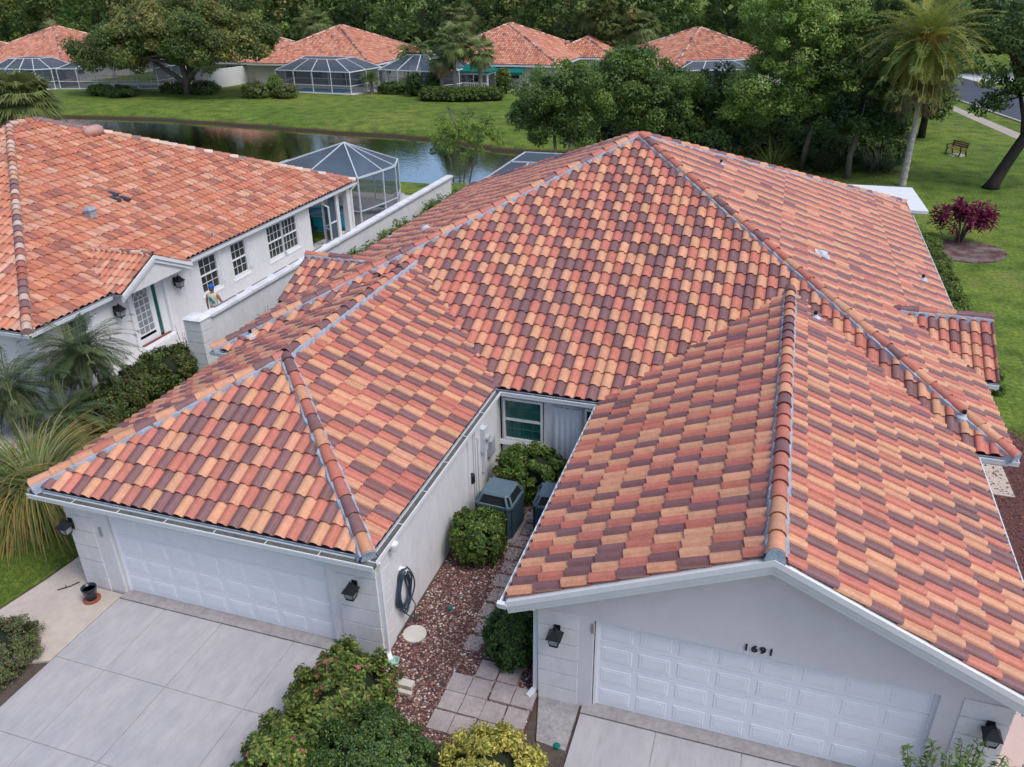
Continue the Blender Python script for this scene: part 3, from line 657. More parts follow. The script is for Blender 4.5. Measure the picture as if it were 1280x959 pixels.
# utility boxes on the courtyard side of the garage wall
b = MB(); b.box(-6.04,-5.92,15.5,15.72,1.35,2.0); b.lathe((-5.93,15.62,1.62), [(.001,0)], 3) if False else None
b.box(-6.04,-5.97,15.55,15.66,.75,1.35); ub = b.build('electric_meter', M_alum, house)
b = MB(); b.tube([(-5.93,15.62,1.72),(-5.84,15.62,1.72)], [.085,.075], 16); q = b.build('meter_dial', mat('meter_glass', (.45,.47,.46), .2, .1)); q.parent = ub
b = MB(); b.box(-6.04,-5.93,15.95,16.25,.95,1.4); b.box(-5.93,-5.92,15.98,16.22,.98,1.37); b.build('utility_box', M_grey, house)
b = MB(); b.lathe((-5.98,14.75,1.1), [(.05,-.14),(.07,-.1),(.07,.08),(.04,.12)], 10); b.build('irrigation_box', M_black, house)
b = MB()
for dy, zt in ((15.0,2.2),(15.12,2.2),(15.3,1.9)): b.tube([(-6.01,dy,.1),(-6.01,dy,zt)], .018, 6)
b.box(-6.04,-5.985,14.6,14.68,0,2.2); b.build('conduit', M_white, house)
# lanai at the back right, with a white flat roof
b = MB(); b.prism([(-.3,38.2,2.46),(5.0,38.75,2.46),(5.34,38.66,2.46),(5.34,36.9,2.46),(6.05,36.9,2.46),(5.85,41.2,2.46),(-.3,41.2,2.46)], [(-.3,38.2,2.58),(5.0,38.75,2.58),(5.34,38.66,2.58),(5.34,36.9,2.58),(6.05,36.9,2.58),(5.85,41.2,2.58),(-.3,41.2,2.58)]); lan = b.build('porch_roof', M_white, house)
b = MB()
for x, y in ((5.55,37.3),(5.55,39.0),(5.35,40.6),(3.5,40.6),(1.5,40.6),(-.2,40.6)): b.box(x-.05,x+.05,y-.05,y+.05,0,2.46)
for z in (.75, 1.9): b.box(5.32,5.38,37.3,40.6,z,z+.07); b.box(-.2,5.35,40.57,40.63,z,z+.07)
b.box(5.28,5.42,37.0,40.7,2.34,2.46); q = b.build('porch_frame', M_white); q.parent = lan
b = MB(); b.box(5.34,5.345,37.3,40.6,0,2.5); b.box(-.2,5.34,40.6,40.605,0,2.5); q = b.build('porch_screen', M_screen); q.parent = lan

# ================================================================ NEIGHBOUR'S HOUSE (left)
nb = thing('neighbour_house', 'cream house on the left with a faded terracotta roof and glazed front door', 'house', (-30, 26, 0))
nx1, ny0, ny1 = -20.45, 16.25, 36.45; hw2 = 9.9; nxl = nx1-2*hw2; S1 = S; S = .402
NF, NBk = (nx1-hw2, ny0+hw2, E0+hw2*S), (nx1-hw2, ny1-hw2+1.0, E0+hw2*S)
n_r = tile_plane('roof', [(nx1,ny0,E0),(nx1,ny1,E0),NBk,NF], nb, PAL_B, w=.285, e=.455, seed=71, jit=.012)
n_f = tile_plane('roof', [(nxl,ny0,E0),(nx1,ny0,E0),NF], nb, PAL_B, w=.285, e=.455, seed=72, jit=.012)
tile_plane('roof', [(nx1,ny1,E0),(nxl,ny1,E0),NBk], nb, PAL_B, w=.3, e=.45, seg=3, seed=73)
tile_plane('roof', [(nxl,ny1,E0),(nxl,ny0,E0),NF,NBk], nb, PAL_B, w=.3, e=.45, seg=3, seed=74)
M_oldm = mat('old_mortar', (.30,.20,.17), .9, .3, 6, .5, 30)
PAL_C = [(.62,.34,.22), (.44,.15,.10), (.25,.14,.13), (.66,.46,.36)]
for q, p_, sd_ in (((nx1,ny0,E0), NF, 1), ((nx1,ny1,E0), NBk, 2), (NF, NBk, 3), ((nxl,ny1,E0), NBk, 4)): caps(q, p_, n_r, PAL_C, seed=sd_+80, r=.15, e=.38, fl=M_oldm, endcap=sd_ < 3)
# door gable facing +x
dy, dz, dh = 21.3, 2.5, 1.75; dzr = dz+dh*.47; dxe = -19.95; xi = nx1-(dzr-E0)/S-.3
d1 = tile_plane('porch_gable_roof', [(xi-1.2,dy-dh,dz),(dxe,dy-dh,dz),(dxe,dy,dzr),(xi,dy,dzr)], nb, PAL_B, w=.23, e=.36, seed=75, jit=.01)
tile_plane('porch_gable_roof', [(dxe,dy+dh,dz),(xi-1.2,dy+dh,dz),(xi,dy,dzr),(dxe,dy,dzr)], nb, PAL_B, w=.23, e=.36, seed=76, jit=.01)
caps((dxe,dy,dzr-.03), (xi,dy,dzr-.03), d1, PAL_C, seed=84, r=.10, fl=M_oldm, flash=False, endcap=False)
b = MB()
for s_ in (-1, 1):
    for (xx0, xx1, za, zb) in ((dxe-.06, dxe-.0, -.26, -.02), (dxe, dxe+.05, -.13, -.0)):
        b.prism([(xx0,dy,dzr+zb),(xx1,dy,dzr+zb),(xx1,dy,dzr+za),(xx0,dy,dzr+za)], [(xx0,dy+s_*dh,dz+zb),(xx1,dy+s_*dh,dz+zb),(xx1,dy+s_*dh,dz+za),(xx0,dy+s_*dh,dz+za)])
b.build('rake_board', M_white, nb)
# walls with openings along x = -20.6
wx = -20.62
ops = [(17.5,18.6,.95,2.15),(20.45,22.12,.08,2.34),(24.15,25.3,.75,2.2),(26.15,27.2,.75,2.2),(28.7,31.1,.68,2.2),(32.2,34.7,.0,2.15)]
b = MB(); yc = 16.7
for (a0, a1, c0, c1) in ops:
    b.box(wx-.2,wx,yc,a0,0,2.36)
    if c0 > 0: b.box(wx-.2,wx,a0,a1,0,c0)
    b.box(wx-.2,wx,a0,a1,c1,2.36); yc = a1
b.box(wx-.2,wx,yc,34.95,0,2.36); b.box(wx-.25,wx+.03,35.75,36.05,0,2.36); b.box(wx-.2,wx,34.95,35.75,2.15,2.36)
b.box(nxl+.5,wx,16.5,16.7,0,2.36)
b.prism([(wx-.2,dy-dh+.1,2.36),(wx,dy-dh+.1,2.36),(wx,dy+dh-.1,2.36),(wx-.2,dy+dh-.1,2.36)], [(wx-.2,dy-.03,dzr-.2),(wx,dy-.03,dzr-.2),(wx,dy+.03,dzr-.2),(wx-.2,dy+.03,dzr-.2)])
b.prism([(wx,dy-dh+.1,2.30),(wx,dy+dh-.1,2.30),(wx,dy+dh-.1,2.44),(wx,dy+.03,dzr-.1),(wx,dy-.03,dzr-.1),(wx,dy-dh+.1,2.44)], [(dxe-.07,dy-dh+.1,2.36),(dxe-.07,dy+dh-.1,2.36),(dxe-.07,dy+dh-.1,2.44),(dxe-.07,dy+.03,dzr-.1),(dxe-.07,dy-.03,dzr-.1),(dxe-.07,dy-dh+.1,2.44)])
b.box(nxl+.5,nxl+.7,16.7,36.2,0,2.36); b.box(nxl+.7,-27,36.0,36.2,0,2.36)
b.build('wall', M_stucco, nb)
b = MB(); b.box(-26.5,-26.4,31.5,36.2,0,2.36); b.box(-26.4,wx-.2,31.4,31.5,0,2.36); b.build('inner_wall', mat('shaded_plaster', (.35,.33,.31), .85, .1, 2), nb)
for (a0, a1) in ((17.5,18.6),(24.15,25.3),(26.15,27.2)): window(a0+.06,a1-.06,1.0 if a0 < 20 else .82,2.12,wx-.06,nb,M_glass,3,4,axis='x',sgn=1)
fw_ = window(28.76,29.86,.75,2.12,wx-.06,nb,M_glass,4,4,axis='x',sgn=1); window(29.94,31.04,.75,2.12,wx-.06,nb,M_glass,4,4,axis='x',sgn=1)
for i, (a0, a1) in enumerate(((18.66,18.9),(25.36,25.56),(27.26,27.46))):
    b = MB()
    for k in range(4): b.box(wx,wx+.03+.01*(k % 2),a0+k*.05,a0+k*.05+.045,.9,2.2)
    b.build('shutter', M_white, nb)
# door
b = MB(); X0 = wx-.06
def nbox(b, xa, xb, ya, yb, za, zb): b.box(xa, xb, ya, yb, za, zb)
nbox(b, X0-.05, X0, 20.62, 21.42, .35, .45); nbox(b, X0-.05, X0, 20.55, 20.68, .12, 2.2); nbox(b, X0-.05, X0, 21.40, 21.52, .12, 2.2); nbox(b, X0-.05, X0, 20.68, 21.40, .12, .5); nbox(b, X0-.05, X0, 20.68, 21.40, 2.1, 2.2)
for k in (1, 2): yy = 20.68+.72*k/3; nbox(b, X0-.025, X0-.008, yy-.012, yy+.012, .5, 1.72)
for k in range(1, 6): zz = .5+1.6*k/6.5; nbox(b, X0-.025, X0-.008, 20.68, 21.40, zz-.012, zz+.012)
pts = [(X0-.015, 21.04+.33*math.cos(a), 1.74+.33*math.sin(a)) for a in [math.pi*i/12 for i in range(13)]]; b.tube(pts, .013, 5)
pts = [(X0-.015, 21.04+.13*math.cos(a), 1.74+.13*math.sin(a)) for a in [math.pi*i/8 for i in range(9)]]; b.tube(pts, .011, 5)
for a in (45, 90, 135): b.tube([(X0-.015, 21.04+.13*math.cos(R(a)), 1.74+.13*math.sin(R(a))), (X0-.015, 21.04+.33*math.cos(R(a)), 1.74+.33*math.sin(R(a)))], .010, 5)
door = b.build('front_door', M_white, nb)
b = MB(); b.box(X0-.05,X0-.028,20.68,21.40,.5,2.1); q = b.build('door_pane', M_frost); q.parent = door
b = MB(); b.tube([(X0,21.34,1.05),(X0+.06,21.34,1.05),(X0+.06,21.24,1.05)], .015, 6); q = b.build('door_handle', M_grey); q.parent = door
b = MB(); b.box(X0-.04,X0-.02,21.60,21.80,.2,2.2); sl = b.build('sidelight', M_green, nb)
b = MB(); b.box(X0-.04,X0+.01,21.52,21.60,.12,2.28); b.box(X0-.04,X0+.01,21.80,22.12,.12,2.28); b.box(X0-.04,X0+.01,20.45,20.55,.12,2.28); b.box(X0-.04,X0+.01,20.55,21.8,2.2,2.34); b.box(X0+.06,X0+.14,20.33,20.45,.0,2.42); b.box(X0+.06,X0+.14,22.12,22.24,.0,2.42); b.box(X0+.06,X0+.14,20.45,22.12,2.34,2.42); b.build('door_frame', M_white, nb)
b = MB(); b.box(X0-.05,X0+.35,20.45,22.12,.0,.10); st = b.build('door_step', M_white, nb)
b = MB(); b.box(X0-.04,X0+.10,20.6,22.05,.10,.135); q = b.build('threshold', M_red); q.parent = st
lantern(nb, wx, 19.75, 1.85, (1,0,0), 1.25); lantern(nb, wx, 22.75, 1.85, (1,0,0), 1.25)
b = MB(); b.box(wx+.02,nx1-.02,16.3,19.5,2.26,2.42); b.box(wx+.02,nx1-.02,23.1,36.3,2.26,2.42); b.box(nxl,nx1,16.3,16.34,2.26,2.42); b.build('fascia', M_white, nb)
gutter(nb, (nx1-.02,16.2,2.42), (nx1-.02,19.55,2.42), (1,0,0), straps=False); gutter(nb, (nx1-.02,23.05,2.42), (nx1-.02,36.55,2.42), (1,0,0), straps=False); gutter(nb, (nxl,16.28,2.42), (nx1+.1,16.28,2.42), (0,-1,0), straps=False)
downspout(nb, [(nx1+.04,36.35,2.3),(wx+.08,36.1,2.1),(wx+.08,36.1,.1)])
# screen door and post of the porch
b = MB(); b.box(wx-.12,wx-.06,33.55,33.62,0,2.15); b.box(wx-.1,wx-.07,33.62,34.7,.85,.92)
sdp = [(wx-.08,33.5,.05),(wx+.5,33.1,.05),(wx+.5,33.1,2.0),(wx-.08,33.5,2.0)]
for i in range(4): b.beam(sdp[i], sdp[(i+1) % 4], .07, .04)
b.beam((wx-.08,33.5,.9), (wx+.5,33.1,.9), .06, .03); sdo = b.build('screen_door', M_white, nb)
b = MB(); b.add(sdp, [(0,1,2,3)]); b.box(wx-.09,wx-.085,34.1,34.9,0,2.15); q = b.build('door_screen', M_screen); q.parent = sdo
# roof vents of the neighbour
def nslope(x): return E0+(nx1-x)*.402
x, y = -23.97, 22.98; z = nslope(x); b = MB(); b.box(x-.14,x+.14,y-.16,y+.16,z,z+.32); b.prism([(x-.18,y-.2,z+.32),(x+.18,y-.2,z+.32),(x+.18,y+.2,z+.32),(x-.18,y+.2,z+.32)], [(x-.1,y-.15,z+.42),(x+.1,y-.15,z+.42),(x+.1,y+.15,z+.42),(x-.1,y+.15,z+.42)]); b.build('box_vent', M_grey, nb)
for x, y in ((-24.4,24.75),(-24.25,25.1),(-24.7,25.0)):
    z = nslope(x); b = MB(); b.prism([(x-.2,y-.1,z+.02+.1),(x+.2,y-.1,z-.07+.1),(x+.2,y+.1,z-.07+.1),(x-.2,y+.1,z+.11)], [(x-.2,y-.08,z+.19),(x+.2,y-.08,z+.02+.08),(x+.2,y+.08,z+.02+.08),(x-.2,y+.08,z+.19)]); b.build('patched_tile', mat('dark_patch', (.05,.055,.075), .6, .3, 5), nb)
b = MB(); z = nslope(-20.86); b.tube([(-20.86,25.58,z),(-20.86,25.58,z+.22)], .04, 8); b.build('vent_pipe', M_grey, nb)
b = MB(); zz = nslope(-27.6)
b.lathe((-28.6,28.7,NF[2]-.4), [(.55,-.3),(.5,-.02),(.3,.08)], 16, sx=.5); b.build('ridge_vent_cowl', mat('old_pink', (.50,.30,.25), .8, .2, 4), nb, True)

S = S1
# ---------------------------------------------------------------- boundary wall with block pier
bw = thing('boundary_wall', 'long white masonry wall with a stained cap, running between the neighbour\'s windows and the duplex', 'wall', (-17.2, 30, 0))
b = MB(); b.box(-17.28,-17.08,20.1,41.0,0,1.86); b.build('wall_body', M_stucco, bw)
b = MB(); yy = 20.05; rng = random.Random(2)
while yy < 41.0:
    y2 = min(yy+2.6, 41.1); b.box(-17.36,-16.98,yy+.006,y2-.006,1.86,1.95); yy = y2
b.build('wall_cap', M_wallc, bw)
M_stain = mat('mildew', (.20,.18,.17), .9, .4, 9)
b = MB(); yy = 20.6
while yy < 30:
    L = rng.uniform(.3,1.3); b.box(-17.355,-17.355+rng.uniform(.05,.1),yy,yy+L,1.9505,1.9535); yy += L+rng.uniform(.05,.6)
b.build('stain', M_stain, bw)
b = MB()
for k in range(5):
    z0 = k*.385+(.01 if k else 0); b.box(-17.66,-17.02,19.5,20.05,z0,(k+1)*.385-.01)
b.box(-17.63,-17.05,19.53,20.04,0,1.92); b.build('block_pier', M_stucco, bw)
b = MB(); b.prism([(-17.70,19.46,1.925),(-16.98,19.46,1.925),(-16.98,20.06,1.925),(-17.70,20.06,1.925)], [(-17.62,19.54,1.99),(-17.05,19.54,1.99),(-17.05,20.0,1.99),(-17.62,20.0,1.99)]); b.build('pier_cap', M_wallc, bw)
# round neighbour's planter jar by the door
b = MB(); b.lathe((-18.6,20.9,0), [(.14,0),(.2,.15),(.22,.4),(.17,.55),(.19,.58)], 14); jar = b.build('planter_pot', M_glaze, None, True)
tag(jar, 'dark pot with a ragged green plant beside the block pier and the neighbour\'s door step', 'planter')

# ---------------------------------------------------------------- pool cages
def cage(name, label, base, inset_z, rise, inset, parent_loc, sides=None, posts=1.6, wd=.07, group=None, rails=(.9,), z1=2.35, door=None):
    """mansard screened enclosure: base is a closed list of ground corners"""
    t = thing(name, label, 'pool enclosure', parent_loc, group)
    n = len(base); cx = sum(p[0] for p in base)/n; cy_ = sum(p[1] for p in base)/n
    top = []
    for x, y in base:
        dx, dy_ = cx-x, cy_-y; L = math.hypot(dx, dy_); k = min(inset/L, .999); top.append((x+dx*k, y+dy_*k, z1+rise))
    f = MB(); s_ = MB(); sw = MB()
    for i in range(n):
        a, c = base[i], base[(i+1) % n]; L = math.hypot(c[0]-a[0], c[1]-a[1]); m = max(1, round(L/posts))
        f.beam((a[0],a[1],z1), (c[0],c[1],z1), wd, wd*1.3); f.beam((a[0],a[1],.06), (c[0],c[1],.06), wd, wd)
        for rz_ in rails: f.beam((a[0],a[1],rz_), (c[0],c[1],rz_), wd*.8, wd*.8)
        ta, tc_ = Vector(top[i]), Vector(top[(i+1) % n])
        if (ta-tc_).length > .2: f.beam(ta, tc_, wd, wd)
        for k in range(m):
            q = k/m; p = Vector((a[0]+(c[0]-a[0])*q, a[1]+(c[1]-a[1])*q, 0)); f.beam(p, p+Vector((0,0,z1)), wd, wd)
            f.beam(p+Vector((0,0,z1)), ta.lerp(tc_, q), wd*.8, wd)
        sw.add([(a[0],a[1],0),(c[0],c[1],0),(c[0],c[1],z1),(a[0],a[1],z1)], [(0,1,2,3)])
        s_.add([(a[0],a[1],z1),(c[0],c[1],z1),tuple(tc_),tuple(ta)], [(0,1,2,3)])
    s_.add(top, [tuple(range(n))])
    f.build('cage_frame', M_white if group else M_alum, t); s_.build('roof_screen', M_screen, t); sw.build('wall_screen', M_screenw, t)
    return t
oc = [(-20.3,36.5),(-19.9,38.5),(-19.75,39.7),(-20.4,41.4),(-22.4,42.2),(-25.2,41.5),(-26.3,39.6),(-26.3,36.5)]
cage('pool_cage', 'pointed screen enclosure at the pond end of the left house', oc, 2.4, 1.15, 99, (-23,39,0), posts=3, rails=(.9,), z1=2.6)
cage('pool_cage', 'dark screened enclosure peeking out behind the far left slope of the duplex roof', [(-14.3,37.2),(-8.5,37.2),(-8.5,42.2),(-14.3,42.2)], 2.4, 1.0, 2.0, (-11,40,0), posts=2.2, z1=2.4)
# spa, lounger, patio things at the neighbour's
b = MB(); b.lathe((-22.4,36.6,0), [(1.28,0),(1.35,.7),(1.38,.8),(1.12,.82),(1.05,.70)], 8); sp = b.build('hot_tub', mat('pool_shell', (.03,.45,.62), .3, .1, 3)); tag(sp, 'bright blue raised spa pool inside the neighbour\'s pointed screen enclosure', 'spa')
b = MB(); b.lathe((-22.4,36.6,.60), [(.9,0),(1.06,.12)], 8); q = b.build('spa_water', M_pool); q.parent = sp
b = MB()
for k in range(8):
    a = 2*math.pi*(k+.0)/8; a2 = 2*math.pi*(k+1)/8; b.prism([(-22.4+1.1*math.cos(a),36.6+1.1*math.sin(a),.80),(-22.4+1.4*math.cos(a),36.6+1.4*math.sin(a),.80),(-22.4+1.4*math.cos(a2),36.6+1.4*math.sin(a2),.80),(-22.4+1.1*math.cos(a2),36.6+1.1*math.sin(a2),.80)], [(-22.4+1.1*math.cos(a),36.6+1.1*math.sin(a),.85),(-22.4+1.4*math.cos(a),36.6+1.4*math.sin(a),.85),(-22.4+1.4*math.cos(a2),36.6+1.4*math.sin(a2),.85),(-22.4+1.1*math.cos(a2),36.6+1.1*math.sin(a2),.85)])
q = b.build('spa_rim', mat('pale_rim', (.45,.62,.68), .4, .1, 3)); q.parent = sp
def lounger(x, y, a, label):
    t = thing('sun_lounger', label, 'lounger', (x, y, 0), 'patio loungers by the neighbour\'s spa'); M = Matrix.Translation((x,y,0)) @ Matrix.Rotation(a, 4, 'Z')
    T = lambda p: M @ Vector(p)
    b = MB()
    for px in (-.8,.1,.6):
        for py in (-.3,.3): b.beam(T((px,py,0)), T((px,py,.32)), .04)
    for py in (-.3,.3): b.beam(T((-.9,py,.33)), T((.4,py,.33)), .045); b.beam(T((.4,py,.33)), T((.95,py,.75)), .045)
    b.build('frame', M_alum, t)
    b = MB(); b.prism([T((-.9,-.28,.34)),T((.4,-.28,.34)),T((.4,.28,.34)),T((-.9,.28,.34))], [T((-.9,-.28,.37)),T((.4,-.28,.37)),T((.4,.28,.37)),T((-.9,.28,.37))]); b.prism([T((.4,-.28,.34)),T((.95,-.28,.76)),T((.95,.28,.76)),T((.4,.28,.34))], [T((.4,-.28,.37)),T((.94,-.28,.79)),T((.94,.28,.79)),T((.4,.28,.37))]); b.build('sling', mat('sling', (.45,.46,.47), .7, .05), t)
lounger(-21.4,39.3,R(200),'white sling lounger between the blue spa and the pond end of the screen enclosure')
lounger(-20.5,40.3,R(80),'white framed lounger at the corner post of the neighbour\'s screen enclosure')
t = thing('bistro_table', 'round dark patio table seen through the neighbour\'s open screen door', 'table', (-21.6,33.6,0))
b = MB(); b.lathe((-21.6,33.6,0), [(.25,0),(.04,.05),(.035,.68)], 10); b.build('table_leg', M_black, t); b = MB(); b.lathe((-21.6,33.6,.68), [(.42,0),(.42,.03)], 18); b.build('tabletop', M_black, t)
for k, (x, y) in enumerate(((-21.3,32.8),(-22.3,33.9))):
    t = thing('patio_chair', ['dark metal chair nearest the windows at the bistro table behind the screen door', 'dark metal chair on the house side of the bistro table behind the screen door'][k], 'chair', (x,y,0), 'bistro chairs')
    b = MB(); 
    for px in (-.2,.2):
        for py in (-.2,.2): b.beam((x+px,y+py,0), (x+px,y+py,.44), .03)
    b.build('frame', M_black, t); b = MB(); b.box(x-.22,x+.22,y-.22,y+.22,.44,.47); b.build('seat', M_black, t)
    b = MB(); b.box(x-.22,x+.22,y-.22,y-.19,.5,.95); b.build('backrest', M_black, t)

# ================================================================ FAR HOUSES ACROSS THE POND
def awning(p0, p1, out, z0, z1, parent, m=M_teal):
    p0, p1, o = Vector(p0), Vector(p1), Vector(out); b = MB()
    b.prism([p0+Vector((0,0,z1)), p1+Vector((0,0,z1)), p1+o+Vector((0,0,z0)), p0+o+Vector((0,0,z0))], [p0+Vector((0,0,z1+.03)), p1+Vector((0,0,z1+.03)), p1+o+Vector((0,0,z0+.03)), p0+o+Vector((0,0,z0+.03))])
    b.prism([p0+o+Vector((0,0,z0-.2)), p1+o+Vector((0,0,z0-.2)), p1+o*1.02+Vector((0,0,z0-.2)), p0+o*1.02+Vector((0,0,z0-.2))], [p0+o+Vector((0,0,z0)), p1+o+Vector((0,0,z0)), p1+o*1.02+Vector((0,0,z0)), p0+o*1.02+Vector((0,0,z0))])
    return b.build('awning', m, parent)
def far_house(label, cx, cy_, wdt, dep, rot=0, seed=1, wing=None, wins=(), zr=None, awn=False, gable=None, slope=.44):
    t = thing('far_house', label, 'house', (cx, cy_, 0), 'tile roofed houses across the pond')
    M = Matrix.Translation((cx, cy_, 0)) @ Matrix.Rotation(rot, 4, 'Z'); T = lambda x, y, z: tuple(M @ Vector((x, y, z)))
    E = 2.5
    def hip(x0, x1, y0, y1, sd_, e_=E):
        h = min(x1-x0, y1-y0)/2; rz_ = e_+h*slope
        if x1-x0 > y1-y0: A, B = (x0+h, (y0+y1)/2, rz_), (x1-h, (y0+y1)/2, rz_)
        else: A, B = ((x0+x1)/2, y0+h, rz_), ((x0+x1)/2, y1-h, rz_)
        c = [(x0,y0,e_),(x1,y0,e_),(x1,y1,e_),(x0,y1,e_)]
        if x1-x0 > y1-y0: pls = [[c[0],c[1],B,A],[c[1],c[2],B],[c[2],c[3],A,B],[c[3],c[0],A]]
        else: pls = [[c[0],c[1],A],[c[1],c[2],B,A],[c[2],c[3],B],[c[3],c[0],A,B]]
        rf = None
        for k, pl in enumerate(pls):
            if k == 2: continue
            # drop repeated vertices of square plans
            pl2 = [pl[0]]
            for q in pl[1:]:
                if (Vector(q)-Vector(pl2[-1])).length > .05: pl2.append(q)
            o = tile_plane('roof', [T(*q) for q in pl2], t, PAL_B, w=.30, e=.42, seg=3, seed=sd_+k, jit=.01); rf = rf or o
        for a_ in range(4):
            k_ = c[a_]; e_p = A if (Vector(k_)-Vector(A)).length < (Vector(k_)-Vector(B)).length else B
            caps(T(*k_), T(*e_p), rf, PAL_C, seed=sd_+a_, r=.16, fl=M_oldm, flash=False, endcap=False, n_seg=4)
        if (Vector(A)-Vector(B)).length > .3: caps(T(*A), T(*B), rf, PAL_C, seed=sd_+9, r=.16, flash=False, endcap=False, n_seg=4)
        b = MB(); i = .55
        b.prism([T(x0+i,y0+i,0),T(x1-i,y0+i,0),T(x1-i,y1-i,0),T(x0+i,y1-i,0)], [T(x0+i,y0+i,E-.06),T(x1-i,y0+i,E-.06),T(x1-i,y1-i,E-.06),T(x0+i,y1-i,E-.06)]); b.build('wall', M_farwall, t)
        b = MB()
        for (a_, c_) in ((0,1),(1,2),(2,3),(3,0)):
            pa, pb = Vector(T(*c[a_])), Vector(T(*c[c_])); b.beam(pa-Vector((0,0,.14)), pb-Vector((0,0,.14)), .12, .18)
        b.build('fascia', M_white, t)
        for q in ((x0+x1)/2-2.2, (x0+x1)/2+.5):
            zz = E+((y0+y1)/2-1.5-y0)*slope*.9
            b = MB(); b.lathe(T(q, y0+h*.72, E+h*.72*slope), [(.32,-.1),(.32,.2),(.25,.28)], 8); b.build('roof_vent', mat('old_pink', (.50,.30,.25), .8, .2, 4), t)
        return x0+i, y0+i, x1-i, y1-i
    X0, Y0, X1, Y1 = hip(-wdt/2, wdt/2, 0, dep, seed)
    if wing: hip(*wing, seed+40)
    for (x, wd_, z0_, z1_, kind) in wins:
        b = MB(); b.prism([T(x,Y0-.06,z0_),T(x+wd_,Y0-.06,z0_),T(x+wd_,Y0-.0,z0_),T(x,Y0-.0,z0_)], [T(x,Y0-.06,z1_),T(x+wd_,Y0-.06,z1_),T(x+wd_,Y0,z1_),T(x,Y0,z1_)]); f = b.build('window' if kind else 'sliding_door', M_white, t)
        b = MB(); nn = 4 if kind else 2; mm = 3 if kind else 1; gw, gh_ = (wd_-.1)/nn, (z1_-z0_-.1)/mm
        for i in range(nn):
            for j in range(mm): b.prism([T(x+.06+i*gw,Y0-.075,z0_+.06+j*gh_),T(x+.04+(i+1)*gw,Y0-.075,z0_+.06+j*gh_),T(x+.04+(i+1)*gw,Y0-.058,z0_+.06+j*gh_),T(x+.06+i*gw,Y0-.058,z0_+.06+j*gh_)], [T(x+.06+i*gw,Y0-.075,z0_+.03+(j+1)*gh_),T(x+.04+(i+1)*gw,Y0-.075,z0_+.03+(j+1)*gh_),T(x+.04+(i+1)*gw,Y0-.058,z0_+.03+(j+1)*gh_),T(x+.06+i*gw,Y0-.058,z0_+.03+(j+1)*gh_)])
        q = b.build('pane', M_glass); q.parent = f
    if awn:
        awning(T(-.6,Y0,0), T(4.8,Y0,0), M.to_3x3() @ Vector((0,-1.6,0)), 1.75, 2.3, t); awning(T(-6.5,Y0,0), T(-2.5,Y0,0), M.to_3x3() @ Vector((0,-1.6,0)), 1.75, 2.3, t)
    # side windows on the right hand wall
    for yy in (2.5, 5.0, 9.0):
        b = MB(); b.prism([T(X1,yy,.9),T(X1+.05,yy,.9),T(X1+.05,yy+1.3,.9),T(X1,yy+1.3,.9)], [T(X1,yy,2.1),T(X1+.05,yy,2.1),T(X1+.05,yy+1.3,2.1),T(X1,yy+1.3,2.1)]); f = b.build('window', M_white, t)
        b = MB(); b.prism([T(X1+.04,yy+.1,1.0),T(X1+.065,yy+.1,1.0),T(X1+.065,yy+1.2,1.0),T(X1+.04,yy+1.2,1.0)], [T(X1+.04,yy+.1,2.0),T(X1+.065,yy+.1,2.0),T(X1+.065,yy+1.2,2.0),T(X1+.04,yy+1.2,2.0)]); q = b.build('pane', M_glass); q.parent = f
    return t
hA = far_house('tile roofed house at the far left across the pond, two screen enclosures in front', -97.3, 86.5, 17.5, 18, seed=100, wing=(-17,-8,2,14), wins=((-6,1.6,.9,2.1,1),(1,2.6,.1,2.2,0)))
hA2 = far_house('tile roofed house half hidden behind the big spreading tree across the pond', -71.5, 92, 18, 16, seed=150, wins=((-4,2.4,.1,2.2,0),(3,1.6,.9,2.1,1)))
hB = far_house('tile roofed house left of the royal palms, behind the widest screen enclosure', -56.0, 91.3, 17, 18, seed=200, wing=(-14,-6,6,15), wins=((-.2,1.8,.9,2.1,1),(-3.5,1.5,.9,2.1,1),(4.2,2.6,.1,2.2,0)))
hC = far_house('tile roofed house with green awnings behind the gazebo across the pond', -34.2, 94.2, 17.5, 18.5, seed=250, wing=(4,13,10,20), wins=((-2.2,1.4,.5,2.1,1),(2.0,2.0,.9,2.1,1)), awn=True)
hD = far_house('tile roofed house turned corner on, right of centre behind the dark trees', -6.2, 97.0, 15.5, 16, rot=R(38), seed=300, wing=(-11,-5,5,12), wins=((-4,2.0,.9,2.1,1),(1,2.4,.1,2.2,0)))
# their pool cages
cage('pool_cage', 'screen enclosure at the far left edge before the leftmost far roof', [(-95,86.5),(-95,81.5),(-87.9,81.3),(-86.6,82.6),(-86.6,86.5)], 0, 1.1, 2.4, (-91,84,0), posts=2.7, group='screen enclosures across the pond', wd=.08)
cage('pool_cage', 'screen enclosure beside the round hedges, left of the big spreading tree', [(-86.2,89),(-85.8,82.6),(-78.5,84.2),(-73.5,85.5),(-73.5,91)], 0, .9, 2.6, (-80,86,0), posts=2.7, group='screen enclosures across the pond', wd=.08)
cage('pool_cage', 'wide screen enclosure showing blue pool water, left of the royal palms', [(-58.2,91.5),(-57.0,85.8),(-46.9,84.9),(-46.0,91.0)], 0, 1.15, 3.0, (-52,88,0), posts=2.6, group='screen enclosures across the pond', wd=.08)
cage('pool_cage', 'screen enclosure behind the tall cabbage palms and the two cypress shrubs', [(-46.4,93.5),(-45.0,88.2),(-37.3,86.9),(-35.6,89.3),(-35.6,93.8)], 0, 1.5, 3.4, (-41,90,0), posts=2.4, group='screen enclosures across the pond', wd=.08)
